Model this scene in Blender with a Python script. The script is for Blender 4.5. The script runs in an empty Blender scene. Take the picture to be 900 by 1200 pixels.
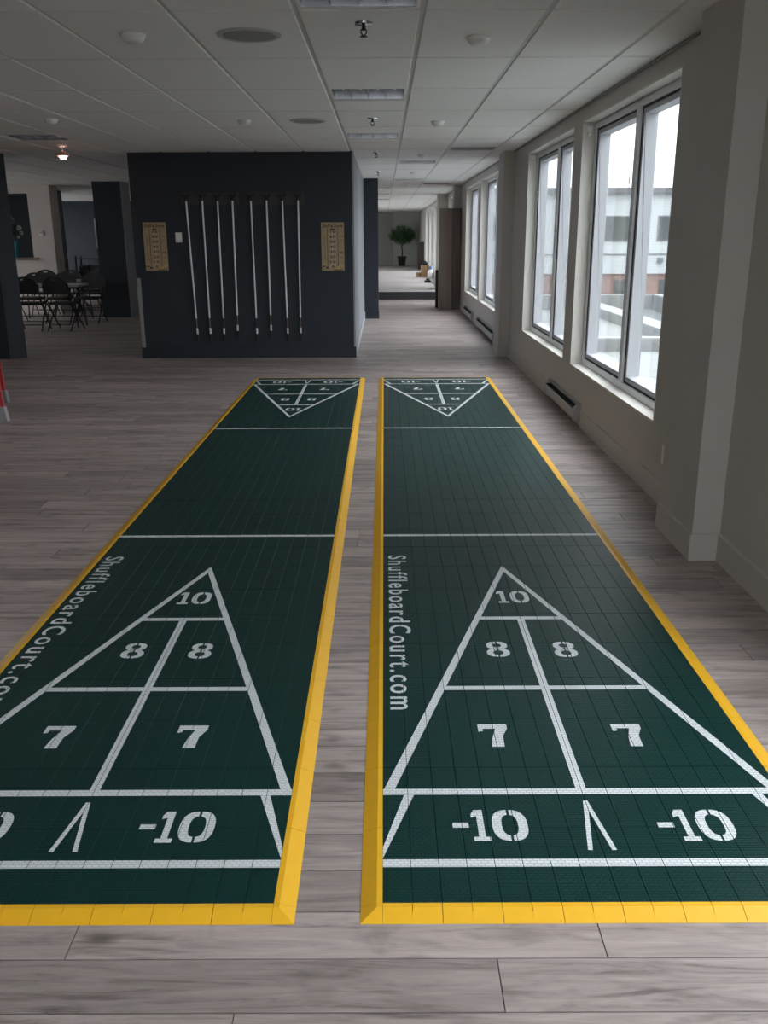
import bpy, bmesh, math, random
from mathutils import Vector, Matrix
random.seed(7)
PI = math.pi
S = bpy.context.scene
COL = S.collection

# ------------------------------------------------------------------ camera
F_PX, PITCH, ROLL, YAW, CAM_H = 1061.2, 0.2967, -0.0047, 0.0013, 1.5262
def cam_rotation():
    cp, sp = math.cos(PITCH), math.sin(PITCH)
    R = Matrix(((1, 0, 0), (0, sp, cp), (0, cp, -sp))).transposed()      # columns: right, up, forward
    return Matrix.Rotation(YAW, 3, 'Z') @ R @ Matrix.Rotation(ROLL, 3, 'Z')
_r = cam_rotation()
cam = bpy.data.cameras.new('camera'); camo = bpy.data.objects.new('camera', cam); COL.objects.link(camo)
cam.sensor_fit = 'VERTICAL'; cam.sensor_height = 24.0; cam.sensor_width = 18.0
cam.lens = 24.0 * F_PX / 1200.0; cam.clip_end = 600; cam.clip_start = 0.05
right, up, fwd = _r.col[0], _r.col[1], _r.col[2]
M3 = Matrix((right, up, -fwd)).transposed()
camo.matrix_world = Matrix.Translation((0, 0, CAM_H)) @ M3.to_4x4()
S.camera = camo

# ------------------------------------------------------------------ view + sky
S.view_settings.view_transform = 'Standard'; S.view_settings.look = 'None'
S.view_settings.exposure = 1.22; S.view_settings.gamma = 1.0; S.view_settings.use_curve_mapping = False
SKY_HORIZON = 1.35            # overcast sky: the zenith is brighter than the horizon (standard overcast curve)
w = bpy.data.worlds.new('overcast_sky'); S.world = w; w.use_nodes = True
nt = w.node_tree; nt.nodes.clear()
tc = nt.nodes.new('ShaderNodeTexCoord'); sx = nt.nodes.new('ShaderNodeSeparateXYZ')
mx = nt.nodes.new('ShaderNodeMath'); mx.operation = 'MAXIMUM'; mx.inputs[1].default_value = 0
ma = nt.nodes.new('ShaderNodeMath'); ma.operation = 'MULTIPLY_ADD'; ma.inputs[1].default_value = 2 * SKY_HORIZON; ma.inputs[2].default_value = SKY_HORIZON
bg = nt.nodes.new('ShaderNodeBackground'); bg.inputs[0].default_value = (0.92, 0.965, 1.0, 1)
wo = nt.nodes.new('ShaderNodeOutputWorld')
nt.links.new(tc.outputs['Generated'], sx.inputs[0]); nt.links.new(sx.outputs[2], mx.inputs[0])
nt.links.new(mx.outputs[0], ma.inputs[0]); nt.links.new(ma.outputs[0], bg.inputs[1]); nt.links.new(bg.outputs[0], wo.inputs[0])
S.cycles.max_bounces = 10; S.cycles.diffuse_bounces = 6; S.cycles.glossy_bounces = 4; S.cycles.transparent_max_bounces = 16

# ------------------------------------------------------------------ main measures (metres)
WX = 1.62                 # window wall
PX = 1.485                # faces of the piers that stand out of it
H = 2.52                  # ceiling
TX, TY = 0.584, 1.168     # ceiling tile
GX, GY = 0.1825, 5.801    # one crossing of the ceiling grid
BACK_Y = -1.7             # end wall behind the camera
LEFT_X = -10.5
CS = 0.952                # ceiling things were measured on a plane at 2.57

# ------------------------------------------------------------------ materials
def new_mat(name):
    m = bpy.data.materials.new(name); m.use_nodes = True
    return m, m.node_tree, m.node_tree.nodes['Principled BSDF']
def N(t, kind, **kw):
    n = t.nodes.new(kind)
    for k, v in kw.items():
        if k == 'op': n.operation = v
        else: setattr(n, k, v)
    return n
def math_n(t, op, a, b=None, c=None):
    n = t.nodes.new('ShaderNodeMath'); n.operation = op
    for i, v in enumerate((a, b, c)):
        if v is None: continue
        if isinstance(v, (int, float)): n.inputs[i].default_value = v
        else: t.links.new(v, n.inputs[i])
    return n.outputs[0]
def mix_c(t, fac, a, b, mode='MIX'):
    n = t.nodes.new('ShaderNodeMix'); n.data_type = 'RGBA'; n.blend_type = mode
    for s, v in ((n.inputs[0], fac), (n.inputs[6], a), (n.inputs[7], b)):
        if isinstance(v, (int, float)): s.default_value = v
        elif isinstance(v, tuple): s.default_value = (*v[:3], 1)
        else: t.links.new(v, s)
    return n.outputs[2]
MATS = {}
def mat(name, col, rough=0.6, metal=0.0, spec=0.5, noise=None, bump=None, emis=None):
    """plain paint / plastic / metal with an optional mottling (scale, amount) and bump (scale, height)"""
    if name in MATS: return MATS[name]
    m, t, b = new_mat(name)
    b.inputs['Base Color'].default_value = (*col, 1); b.inputs['Roughness'].default_value = rough
    b.inputs['Metallic'].default_value = metal; b.inputs['Specular IOR Level'].default_value = spec
    tcn = N(t, 'ShaderNodeTexCoord')
    if noise is None: noise = (6.0, 0.05)
    n = N(t, 'ShaderNodeTexNoise'); n.inputs['Scale'].default_value = noise[0]; n.inputs['Detail'].default_value = 4
    t.links.new(tcn.outputs['Object'], n.inputs['Vector'])
    lo = tuple(c * (1 - noise[1]) for c in col); hi = tuple(min(1, c * (1 + noise[1])) for c in col)
    t.links.new(mix_c(t, n.outputs[0], lo, hi), b.inputs['Base Color'])
    if bump:
        n2 = N(t, 'ShaderNodeTexNoise'); n2.inputs['Scale'].default_value = bump[0]; n2.inputs['Detail'].default_value = 3
        t.links.new(tcn.outputs['Object'], n2.inputs['Vector'])
        bp = N(t, 'ShaderNodeBump'); bp.inputs['Distance'].default_value = bump[1]; bp.inputs['Strength'].default_value = 0.6
        t.links.new(n2.outputs[0], bp.inputs['Height']); t.links.new(bp.outputs[0], b.inputs['Normal'])
    if emis:
        b.inputs['Emission Color'].default_value = (*emis[0], 1); b.inputs['Emission Strength'].default_value = emis[1]
    MATS[name] = m
    return m

PLANK_W, PLANK_L, PLANK_Y0, PLANK_X0 = 0.145, 1.2, 1.622, -0.713
def plank_shift(r):
    v = 0.37 * r * r + 0.574 * r
    return v - math.floor(v)
def floor_mat():
    m, t, b = new_mat('grey_oak_plank')
    g = N(t, 'ShaderNodeNewGeometry'); s = N(t, 'ShaderNodeSeparateXYZ'); t.links.new(g.outputs['Position'], s.inputs[0])
    X, Y = s.outputs[0], s.outputs[1]
    ry = math_n(t, 'DIVIDE', math_n(t, 'SUBTRACT', Y, PLANK_Y0), PLANK_W)
    r = math_n(t, 'FLOOR', ry)
    sh = math_n(t, 'FRACT', math_n(t, 'MULTIPLY', r, math_n(t, 'MULTIPLY_ADD', r, 0.37, 0.574)))
    u = math_n(t, 'SUBTRACT', math_n(t, 'DIVIDE', math_n(t, 'SUBTRACT', X, PLANK_X0), PLANK_L), sh)
    c = math_n(t, 'FLOOR', u)
    cb = N(t, 'ShaderNodeCombineXYZ'); t.links.new(r, cb.inputs[0]); t.links.new(c, cb.inputs[1])
    wn = N(t, 'ShaderNodeTexWhiteNoise'); wn.noise_dimensions = '3D'; t.links.new(cb.outputs[0], wn.inputs[0])
    rnd = wn.outputs[0]
    # grain, stretched along the plank, shifted from plank to plank
    gv = N(t, 'ShaderNodeCombineXYZ')
    t.links.new(math_n(t, 'MULTIPLY', X, 2.2), gv.inputs[0]); t.links.new(math_n(t, 'MULTIPLY', Y, 26.0), gv.inputs[1])
    t.links.new(math_n(t, 'MULTIPLY', rnd, 90.0), gv.inputs[2])
    n1 = N(t, 'ShaderNodeTexNoise'); n1.inputs['Scale'].default_value = 1.0; n1.inputs['Detail'].default_value = 7; n1.inputs['Roughness'].default_value = 0.70; n1.inputs['Distortion'].default_value = 0.7
    t.links.new(gv.outputs[0], n1.inputs['Vector'])
    gv2 = N(t, 'ShaderNodeCombineXYZ')
    t.links.new(math_n(t, 'MULTIPLY', X, 3.4), gv2.inputs[0]); t.links.new(math_n(t, 'MULTIPLY', Y, 9.0), gv2.inputs[1])
    t.links.new(math_n(t, 'MULTIPLY', rnd, 53.0), gv2.inputs[2])
    n2 = N(t, 'ShaderNodeTexNoise'); n2.inputs['Scale'].default_value = 1.0; n2.inputs['Detail'].default_value = 4; n2.inputs['Distortion'].default_value = 1.6
    t.links.new(gv2.outputs[0], n2.inputs['Vector'])
    r1 = N(t, 'ShaderNodeValToRGB')
    e = r1.color_ramp.elements
    e[0].position = 0.27; e[0].color = (0.13, 0.102, 0.097, 1); e[1].position = 0.74; e[1].color = (0.67, 0.565, 0.54, 1)
    k = e.new(0.46); k.color = (0.445, 0.368, 0.352, 1)
    t.links.new(n1.outputs[0], r1.inputs[0])
    tone = N(t, 'ShaderNodeMapRange'); tone.inputs[3].default_value = 0.66; tone.inputs[4].default_value = 1.08; t.links.new(rnd, tone.inputs[0])
    col = mix_c(t, 1.0, r1.outputs[0], tone.outputs[0], 'MULTIPLY')
    r2 = N(t, 'ShaderNodeMapRange'); r2.inputs[1].default_value = 0.52; r2.inputs[2].default_value = 0.76; r2.inputs[3].default_value = 0.0; r2.inputs[4].default_value = 0.6
    t.links.new(n2.outputs[0], r2.inputs[0])
    col = mix_c(t, r2.outputs[0], col, (0.15, 0.122, 0.112))
    # knots
    kv = N(t, 'ShaderNodeCombineXYZ'); t.links.new(math_n(t, 'MULTIPLY', X, 2.4), kv.inputs[0]); t.links.new(math_n(t, 'MULTIPLY', Y, 5.5), kv.inputs[1])
    vo = N(t, 'ShaderNodeTexVoronoi'); vo.inputs['Scale'].default_value = 1.0; t.links.new(kv.outputs[0], vo.inputs['Vector'])
    kn = N(t, 'ShaderNodeMapRange'); kn.inputs[1].default_value = 0.03; kn.inputs[2].default_value = 0.13; kn.inputs[3].default_value = 0.75; kn.inputs[4].default_value = 0.0
    t.links.new(vo.outputs['Distance'], kn.inputs[0])
    sel = math_n(t, 'GREATER_THAN', N_sep(t, vo.outputs['Color']), 0.35)
    col = mix_c(t, math_n(t, 'MULTIPLY', kn.outputs[0], sel), col, (0.085, 0.066, 0.06))
    # the printed micro-bevel between planks
    fy = math_n(t, 'FRACT', ry); dy = math_n(t, 'MULTIPLY', math_n(t, 'MINIMUM', fy, math_n(t, 'SUBTRACT', 1.0, fy)), PLANK_W)
    fu = math_n(t, 'FRACT', u); dx = math_n(t, 'MULTIPLY', math_n(t, 'MINIMUM', fu, math_n(t, 'SUBTRACT', 1.0, fu)), PLANK_L)
    j = math_n(t, 'LESS_THAN', math_n(t, 'MINIMUM', dx, dy), 0.0017)
    col = mix_c(t, math_n(t, 'MULTIPLY', j, 0.55), col, (0.07, 0.056, 0.05))
    t.links.new(col, b.inputs['Base Color'])
    b.inputs['Roughness'].default_value = 0.42; b.inputs['Specular IOR Level'].default_value = 0.45
    bp = N(t, 'ShaderNodeBump'); bp.inputs['Distance'].default_value = 0.0006; bp.inputs['Strength'].default_value = 0.5
    t.links.new(n1.outputs[0], bp.inputs['Height']); t.links.new(bp.outputs[0], b.inputs['Normal'])
    return m
def N_sep(t, sock):
    s = t.nodes.new('ShaderNodeSeparateColor'); t.links.new(sock, s.inputs[0]); return s.outputs[0]

def weave(t):
    """fine basket relief of the sports tiles; returns (height 0..1)"""
    g = N(t, 'ShaderNodeNewGeometry')
    br = N(t, 'ShaderNodeTexBrick'); br.offset = 0.5
    br.inputs['Scale'].default_value = 1.0; br.inputs['Brick Width'].default_value = 0.0176; br.inputs['Row Height'].default_value = 0.0094
    br.inputs['Mortar Size'].default_value = 0.0016; br.inputs['Mortar Smooth'].default_value = 0.4
    t.links.new(g.outputs['Position'], br.inputs['Vector'])
    return g, math_n(t, 'SUBTRACT', 1.0, br.outputs['Fac'])
def court_mat(name, col, dark, rough, speck):
    m, t, b = new_mat(name)
    g, hgt = weave(t)
    n = N(t, 'ShaderNodeTexNoise'); n.inputs['Scale'].default_value = 2.3; n.inputs['Detail'].default_value = 6; t.links.new(g.outputs['Position'], n.inputs['Vector'])
    c2 = mix_c(t, n.outputs[0], tuple(c * 0.82 for c in col), tuple(c * 1.2 for c in col))
    # scuffs
    n3 = N(t, 'ShaderNodeTexNoise'); n3.inputs['Scale'].default_value = 14; n3.inputs['Detail'].default_value = 8; n3.inputs['Distortion'].default_value = 1.5
    t.links.new(g.outputs['Position'], n3.inputs['Vector'])
    sc = N(t, 'ShaderNodeMapRange'); sc.inputs[1].default_value = 0.62; sc.inputs[2].default_value = 0.8; sc.inputs[4].default_value = speck
    t.links.new(n3.outputs[0], sc.inputs[0])
    c2 = mix_c(t, sc.outputs[0], c2, (0.16, 0.2, 0.2))
    t.links.new(mix_c(t, hgt, dark, c2), b.inputs['Base Color'])
    b.inputs['Roughness'].default_value = rough; b.inputs['Specular IOR Level'].default_value = 0.22
    bp = N(t, 'ShaderNodeBump'); bp.inputs['Distance'].default_value = 0.0022; bp.inputs['Strength'].default_value = 0.8
    t.links.new(hgt, bp.inputs['Height']); t.links.new(bp.outputs[0], b.inputs['Normal'])
    return m

def ceil_grid_mat():
    """mineral-fibre tiles with grid lines, for the part of the ceiling whose tiles are not built one by one"""
    m, t, b = new_mat('ceiling_tile_far')
    g = N(t, 'ShaderNodeNewGeometry'); s = N(t, 'ShaderNodeSeparateXYZ'); t.links.new(g.outputs['Position'], s.inputs[0])
    def edge(sock, o, p):
        f = math_n(t, 'FRACT', math_n(t, 'DIVIDE', math_n(t, 'SUBTRACT', sock, o), p))
        return math_n(t, 'MULTIPLY', math_n(t, 'MINIMUM', f, math_n(t, 'SUBTRACT', 1.0, f)), p)
    d = math_n(t, 'MINIMUM', edge(s.outputs[0], GX, TX), edge(s.outputs[1], GY, TY))
    l = math_n(t, 'LESS_THAN', d, 0.011)
    t.links.new(mix_c(t, l, (0.83, 0.82, 0.795), (0.58, 0.58, 0.57)), b.inputs['Base Color'])
    b.inputs['Roughness'].default_value = 0.9
    return m

def glass_mat():
    m = bpy.data.materials.new('window_glass'); m.use_nodes = True; t = m.node_tree; t.nodes.clear()
    tr = N(t, 'ShaderNodeBsdfTransparent'); tr.inputs[0].default_value = (0.965, 0.98, 0.98, 1)
    gl = N(t, 'ShaderNodeBsdfGlossy'); gl.inputs['Roughness'].default_value = 0.0
    lw = N(t, 'ShaderNodeLayerWeight'); lw.inputs[0].default_value = 0.5      # 'Facing' is the same from both sides of the pane
    fr = math_n(t, 'MULTIPLY_ADD', math_n(t, 'POWER', lw.outputs['Facing'], 5.0), 0.9, 0.04)
    mx_ = N(t, 'ShaderNodeMixShader'); o = N(t, 'ShaderNodeOutputMaterial')
    t.links.new(fr, mx_.inputs[0]); t.links.new(tr.outputs[0], mx_.inputs[1]); t.links.new(gl.outputs[0], mx_.inputs[2]); t.links.new(mx_.outputs[0], o.inputs[0])
    return m

def stripes_mat(name, a, bcol, axis, period, duty, rough=0.6):
    m, t, b = new_mat(name)
    g = N(t, 'ShaderNodeNewGeometry'); s = N(t, 'ShaderNodeSeparateXYZ'); t.links.new(g.outputs['Position'], s.inputs[0])
    f = math_n(t, 'FRACT', math_n(t, 'DIVIDE', s.outputs[axis], period))
    t.links.new(mix_c(t, math_n(t, 'LESS_THAN', f, duty), bcol, a), b.inputs['Base Color'])
    b.inputs['Roughness'].default_value = rough
    return m
def wood_mat(name, a, bcol, axis_scale, rough=0.5):
    m, t, b = new_mat(name)
    tcn = N(t, 'ShaderNodeTexCoord'); mp = N(t, 'ShaderNodeMapping'); mp.inputs['Scale'].default_value = axis_scale
    t.links.new(tcn.outputs['Object'], mp.inputs[0])
    n = N(t, 'ShaderNodeTexNoise'); n.inputs['Scale'].default_value = 1.0; n.inputs['Detail'].default_value = 6; n.inputs['Distortion'].default_value = 0.8
    t.links.new(mp.outputs[0], n.inputs['Vector'])
    t.links.new(mix_c(t, n.outputs[0], a, bcol), b.inputs['Base Color']); b.inputs['Roughness'].default_value = rough
    return m
def brick_mat():
    m, t, b = new_mat('red_brick')
    tcn = N(t, 'ShaderNodeTexCoord'); mp = N(t, 'ShaderNodeMapping'); mp.inputs['Rotation'].default_value = (PI / 2, 0, 0)
    t.links.new(tcn.outputs['Object'], mp.inputs[0])
    br = N(t, 'ShaderNodeTexBrick'); br.inputs['Color1'].default_value = (0.21, 0.105, 0.08, 1); br.inputs['Color2'].default_value = (0.18, 0.095, 0.075, 1); br.inputs['Mortar'].default_value = (0.17, 0.13, 0.115, 1)
    br.inputs['Scale'].default_value = 1.0; br.inputs['Brick Width'].default_value = 0.22; br.inputs['Row Height'].default_value = 0.075; br.inputs['Mortar Size'].default_value = 0.008
    t.links.new(mp.outputs[0], br.inputs['Vector']); t.links.new(br.outputs[0], b.inputs['Base Color']); b.inputs['Roughness'].default_value = 0.85
    return m

FLOOR = floor_mat()
GREEN = court_mat('green_court_tile', (0.0042, 0.046, 0.041), (0.002, 0.017, 0.016), 0.40, 0.10)
LINE = court_mat('white_court_paint', (0.84, 0.86, 0.90), (0.60, 0.65, 0.67), 0.5, 0.0)
GLASS = glass_mat()
YELLOW = mat('yellow_edging', (0.94, 0.50, 0.018), 0.45, noise=(40, 0.05))
WALL = mat('greige_wall_paint', (0.56, 0.53, 0.50), 0.75, noise=(3, 0.03), bump=(120, 0.0006))
CREAM = mat('cream_reveal_paint', (0.70, 0.67, 0.62), 0.65, noise=(4, 0.02))
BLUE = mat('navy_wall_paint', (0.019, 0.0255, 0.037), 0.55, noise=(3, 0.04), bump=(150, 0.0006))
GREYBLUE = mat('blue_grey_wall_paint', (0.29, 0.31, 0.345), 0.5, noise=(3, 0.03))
BEIGE = mat('beige_wall_paint', (0.62, 0.545, 0.50), 0.7, noise=(3, 0.03))
TILE = mat('mineral_fibre_tile', (0.84, 0.83, 0.805), 0.92, noise=(55, 0.05), bump=(240, 0.0016))
TEE = mat('white_ceiling_grid', (0.62, 0.62, 0.61), 0.6)
CEILFAR = ceil_grid_mat()
VINYL = mat('white_vinyl_frame', (0.86, 0.86, 0.90), 0.4)
SASHM = mat('grey_sash', (0.44, 0.445, 0.475), 0.45)
GASKET = mat('black_gasket', (0.012, 0.012, 0.016), 0.6)
ALU = mat('brushed_aluminium', (0.62, 0.62, 0.64), 0.35, 0.9, noise=(80, 0.06))
STEEL = mat('brushed_steel', (0.42, 0.42, 0.43), 0.42, 0.7, noise=(80, 0.06))
CHROME = mat('chrome', (0.7, 0.7, 0.72), 0.15, 1.0)
MIRROR = mat('specular_reflector', (0.40, 0.40, 0.43), 0.25, 0.85)
WHITEP = mat('white_plastic', (0.84, 0.83, 0.80), 0.45)
BLACK = mat('black_plastic', (0.010, 0.010, 0.011), 0.5)
BLACKM = mat('black_metal', (0.012, 0.012, 0.013), 0.4)
VINYLBLK = mat('black_vinyl_pad', (0.016, 0.015, 0.016), 0.5, noise=(30, 0.15))
CHARCOAL = mat('charcoal_board', (0.050, 0.048, 0.045), 0.6)
HEATER = mat('grey_heater_enamel', (0.43, 0.42, 0.41), 0.45)
DARKSLOT = mat('dark_slot', (0.01, 0.01, 0.01), 0.8)

# ------------------------------------------------------------------ mesh helpers
class MB:
    def __init__(s): s.v = []; s.f = []
    def face(s, pts):
        i = len(s.v); s.v += [tuple(p) for p in pts]; s.f.append(tuple(range(i, i + len(pts)))); return s
    def box(s, x0, x1, y0, y1, z0, z1):
        i = len(s.v)
        s.v += [(x0, y0, z0), (x1, y0, z0), (x1, y1, z0), (x0, y1, z0), (x0, y0, z1), (x1, y0, z1), (x1, y1, z1), (x0, y1, z1)]
        s.f += [tuple(i + k for k in q) for q in ((0, 3, 2, 1), (4, 5, 6, 7), (0, 1, 5, 4), (1, 2, 6, 5), (2, 3, 7, 6), (3, 0, 4, 7))]
        return s
    def loft(s, rings, cap=True):
        i = len(s.v); n = len(rings[0])
        for r in rings: s.v += [tuple(p) for p in r]
        for a in range(len(rings) - 1):
            for k in range(n):
                q = (i + a * n + k, i + a * n + (k + 1) % n, i + (a + 1) * n + (k + 1) % n, i + (a + 1) * n + k)
                s.f.append(q)
        if cap:
            s.f.append(tuple(i + k for k in reversed(range(n)))); s.f.append(tuple(i + (len(rings) - 1) * n + k for k in range(n)))
        return s
    def lathe(s, prof, c=(0, 0, 0), n=20, cap=True):
        rings = [[(c[0] + r * math.cos(2 * PI * k / n), c[1] + r * math.sin(2 * PI * k / n), c[2] + z) for k in range(n)] for r, z in prof]
        return s.loft(rings, cap)
    def tube(s, pts, r, n=8):
        pts = [Vector(p) for p in pts]; rings = []
        rs = r if isinstance(r, (list, tuple)) else [r] * len(pts)
        for i, p in enumerate(pts):
            d = (pts[min(i + 1, len(pts) - 1)] - pts[max(i - 1, 0)]).normalized()
            a = d.orthogonal().normalized() if i == 0 else (a - d * a.dot(d)).normalized()
            b = d.cross(a)
            rings.append([p + (a * math.cos(2 * PI * k / n) + b * math.sin(2 * PI * k / n)) * rs[i] for k in range(n)])
        return s.loft(rings)
    def prism(s, poly, axis, a, b):
        """extrude a 2-D polygon along an axis ('x','y','z') from a to b"""
        def P(u, v, w_): return {'x': (w_, u, v), 'y': (u, w_, v), 'z': (u, v, w_)}[axis]
        return s.loft([[P(u, v, a) for u, v in poly], [P(u, v, b) for u, v in poly]])
    def data(s, name, m):
        me = bpy.data.meshes.new(name); me.from_pydata(s.v, [], s.f)
        bm = bmesh.new(); bm.from_mesh(me); bmesh.ops.remove_doubles(bm, verts=bm.verts, dist=1e-6); bmesh.ops.recalc_face_normals(bm, faces=bm.faces); bm.to_mesh(me); bm.free()
        me.materials.append(m); return me
    def build(s, name, m, parent=None, smooth=False, bevel=0, **tags):
        me = s.data(name, m)
        o = bpy.data.objects.new(name, me); COL.objects.link(o)
        if smooth:
            for p in me.polygons: p.use_smooth = True
            me.set_sharp_from_angle(angle=math.radians(40))
        if bevel:
            md = o.modifiers.new('bevel', 'BEVEL'); md.width = bevel; md.segments = 2; md.limit_method = 'ANGLE'
        if parent is not None: o.parent = parent
        tag(o, **tags); return o
def tag(o, label=None, cat=None, group=None, kind=None):
    for k, v in (('label', label), ('category', cat), ('group', group), ('kind', kind)):
        if v: o[k] = v
    return o
def thing(name, label, cat, loc=(0, 0, 0), rz=0, group=None, kind=None):
    o = bpy.data.objects.new(name, None); COL.objects.link(o); o.empty_display_size = 0.1
    o.location = loc; o.rotation_euler = (0, 0, rz); return tag(o, label, cat, group, kind)
def copy_tree(o, parent=None):
    c = o.copy(); COL.objects.link(c); c.parent = parent
    for ch in o.children: copy_tree(ch, c)
    return c
def struct(name, mb, m, label, cat, **kw):
    return mb.build(name, m, label=label, cat=cat, kind='structure', **kw)

# ------------------------------------------------------------------ floor
ZX0, ZX1 = -3.5, WX - 0.001               # zone of planks built one by one
R0, R1 = -4, 33
ZY0, ZY1 = PLANK_Y0 + R0 * PLANK_W, PLANK_Y0 + R1 * PLANK_W
fl = MB()
for x0, x1, y0, y1 in ((LEFT_X, WX + 0.1, BACK_Y - 0.1, ZY0), (LEFT_X, WX + 0.1, ZY1, 28.4), (-3.3, WX + 0.1, 28.4, 44), (LEFT_X, ZX0, ZY0, ZY1), (ZX1, WX + 0.1, ZY0, ZY1)):
    fl.face([(x0, y0, 0), (x1, y0, 0), (x1, y1, 0), (x0, y1, 0)])
fl.face([(ZX0 - .5, ZY0 - .5, -0.004), (ZX1 + .5, ZY0 - .5, -0.004), (ZX1 + .5, ZY1 + .5, -0.004), (ZX0 - .5, ZY1 + .5, -0.004)])
floor = struct('floor', fl, FLOOR, 'grey wood-look plank floor running through the whole room', 'floor')
plank_cache = {}
def plank_mesh(L):
    k = round(L, 3)
    if k not in plank_cache:
        g, ch, wd = 0.0006, 0.0012, PLANK_W
        a, b = g, L - g; c, d = g, wd - g
        lo = [(a, c, -0.004), (b, c, -0.004), (b, d, -0.004), (a, d, -0.004)]
        mid = [(x, y, -ch) for x, y, z in lo]
        top = [(a + ch, c + ch, 0), (b - ch, c + ch, 0), (b - ch, d - ch, 0), (a + ch, d - ch, 0)]
        plank_cache[k] = MB().loft([lo, mid, top]).data('plank', FLOOR)
    return plank_cache[k]
for r in range(R0, R1):
    base = PLANK_X0 + plank_shift(r) * PLANK_L
    y0 = PLANK_Y0 + r * PLANK_W
    k0 = math.floor((ZX0 - base) / PLANK_L)
    for k in range(k0, k0 + 8):
        a = max(ZX0, base + k * PLANK_L); b = min(ZX1, base + (k + 1) * PLANK_L)
        if b - a < 0.02: continue
        if b < -(y0 * 0.5 + 0.75): continue          # left of everything the photo shows
        o = bpy.data.objects.new('plank', plank_mesh(b - a)); COL.objects.link(o); o.parent = floor; o.location = (a, y0, 0)

# ------------------------------------------------------------------ walls
WIN_Z0, WIN_Z1 = 0.438, 2.40
WT = 0.215                                 # wall thickness
WINS = [(-1.5, 0.2), (0.45, 3.12), (5.37, 7.93), (8.27, 10.81), (13.25, 15.93), (16.12, 18.72), (20.95, 23.75), (24.95, 27.55), (27.95, 30.55), (31.0, 33.6), (34.0, 36.6)]  # the first two are unseen windows, added for daylight around the camera
wr = MB()
ys = BACK_Y
for a, b in WINS:
    wr.box(WX, WX + WT, ys, a, 0, H + 0.15)
    wr.box(WX, WX + WT, a, b, 0, WIN_Z0).box(WX, WX + WT, a, b, WIN_Z1, H + 0.15)
    ys = b
wr.box(WX, WX + WT, ys, 43.7, 0, H + 0.15)
struct('wall_right', wr, WALL, 'greige window wall along the right side', 'wall')
BBH = 0.138
def pier(y0, y1, px=PX, label=''):
    struct('wall_pier', MB().box(px, WX, y0, y1, 0, H), WALL, label, 'pier')
pier(4.16, 4.70, label='greige wall pier nearest the camera, right of the large window')
pier(11.91, 12.45, label='greige wall pier standing between the two pairs of windows')
pier(20.16, 20.70, label='greige wall pier behind the tall wooden cabinet')
pier(24.15, 24.65, 1.37, label='greige wall pier at the near end of the carpeted platform')
def base_run(x, y0, y1, t=0.012):
    return MB().prism([(x - t, 0), (x, 0), (x, BBH), (x - t * 0.4, BBH), (x - t, BBH - 0.006)], 'y', y0, y1)
bb = base_run(WX, BACK_Y, 4.16)
for a, b in ((4.70, 7.37), (8.82, 11.91), (12.45, 13.26), (15.77, 16.68), (18.37, 20.16)):
    m2 = base_run(WX, a, b); i = len(bb.v); bb.v += m2.v; bb.f += [tuple(i + k for k in f) for f in m2.f]
struct('baseboard_right', bb, WALL, 'greige baseboard along the foot of the window wall', 'baseboard')
for y0, y1, lb in ((4.16, 4.70, 'greige baseboard wrapped around the foot of the nearest pier'), (11.91, 12.45, 'greige baseboard wrapped around the foot of the pier between the windows')):
    struct('baseboard_pier', MB().box(PX - 0.012, WX, y0 - 0.012, y1 + 0.012, 0, BBH), WALL, lb, 'baseboard', bevel=0.004)
# navy block with the cues: front, corridor side, rear
BY = 11.93; BX0, BX1 = -3.155, -0.374
struct('wall_accent', MB().box(BX0, BX1 - 0.02, BY, 17.62, 0, H), BLUE, 'dark navy wall carrying the shuffleboard cues', 'wall')
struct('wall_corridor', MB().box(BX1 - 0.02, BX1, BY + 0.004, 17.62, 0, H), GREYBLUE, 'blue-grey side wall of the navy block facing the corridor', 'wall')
struct('baseboard_accent', MB().box(BX0 - 0.008, BX1 + 0.006, BY - 0.012, BY, 0, BBH), BLUE, 'navy baseboard along the foot of the cue wall', 'baseboard', bevel=0.003)
struct('baseboard_corridor', MB().box(BX1, BX1 + 0.012, BY, 17.62, 0, BBH), mat('pale_base', (0.40, 0.41, 0.43), 0.6), 'pale baseboard along the corridor side of the navy block', 'baseboard')
struct('wall_pillar', MB().box(-0.60, -0.108, 17.64, 18.2, 0, H), BLUE, 'navy pillar at the far end of the corridor wall', 'pillar')
struct('baseboard_pillar', MB().box(-0.38, -0.098, 17.628, 17.64, 0, BBH), BLUE, 'navy baseboard at the foot of the corridor pillar', 'baseboard')
wl = MB(); ys = 18.2; LW_ = [(28.6, 31.2), (31.6, 34.2), (34.6, 37.2), (37.6, 40.2)]
for a, b in LW_:
    wl.box(-3.39, -3.15, ys, a, 0, H).box(-3.39, -3.15, a, b, 0, WIN_Z0).box(-3.39, -3.15, a, b, WIN_Z1, H); ys = b
wl.box(-3.39, -3.15, ys, 43.7, 0, H)
struct('wall_corridor_rear', wl, WALL, 'greige wall with windows closing the left side of the platform room', 'wall')
struct('wall_block_rear', MB().box(-3.3, -0.6, 17.64, 18.2, 0, H), WALL, 'rear face of the navy block', 'wall')
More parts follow.
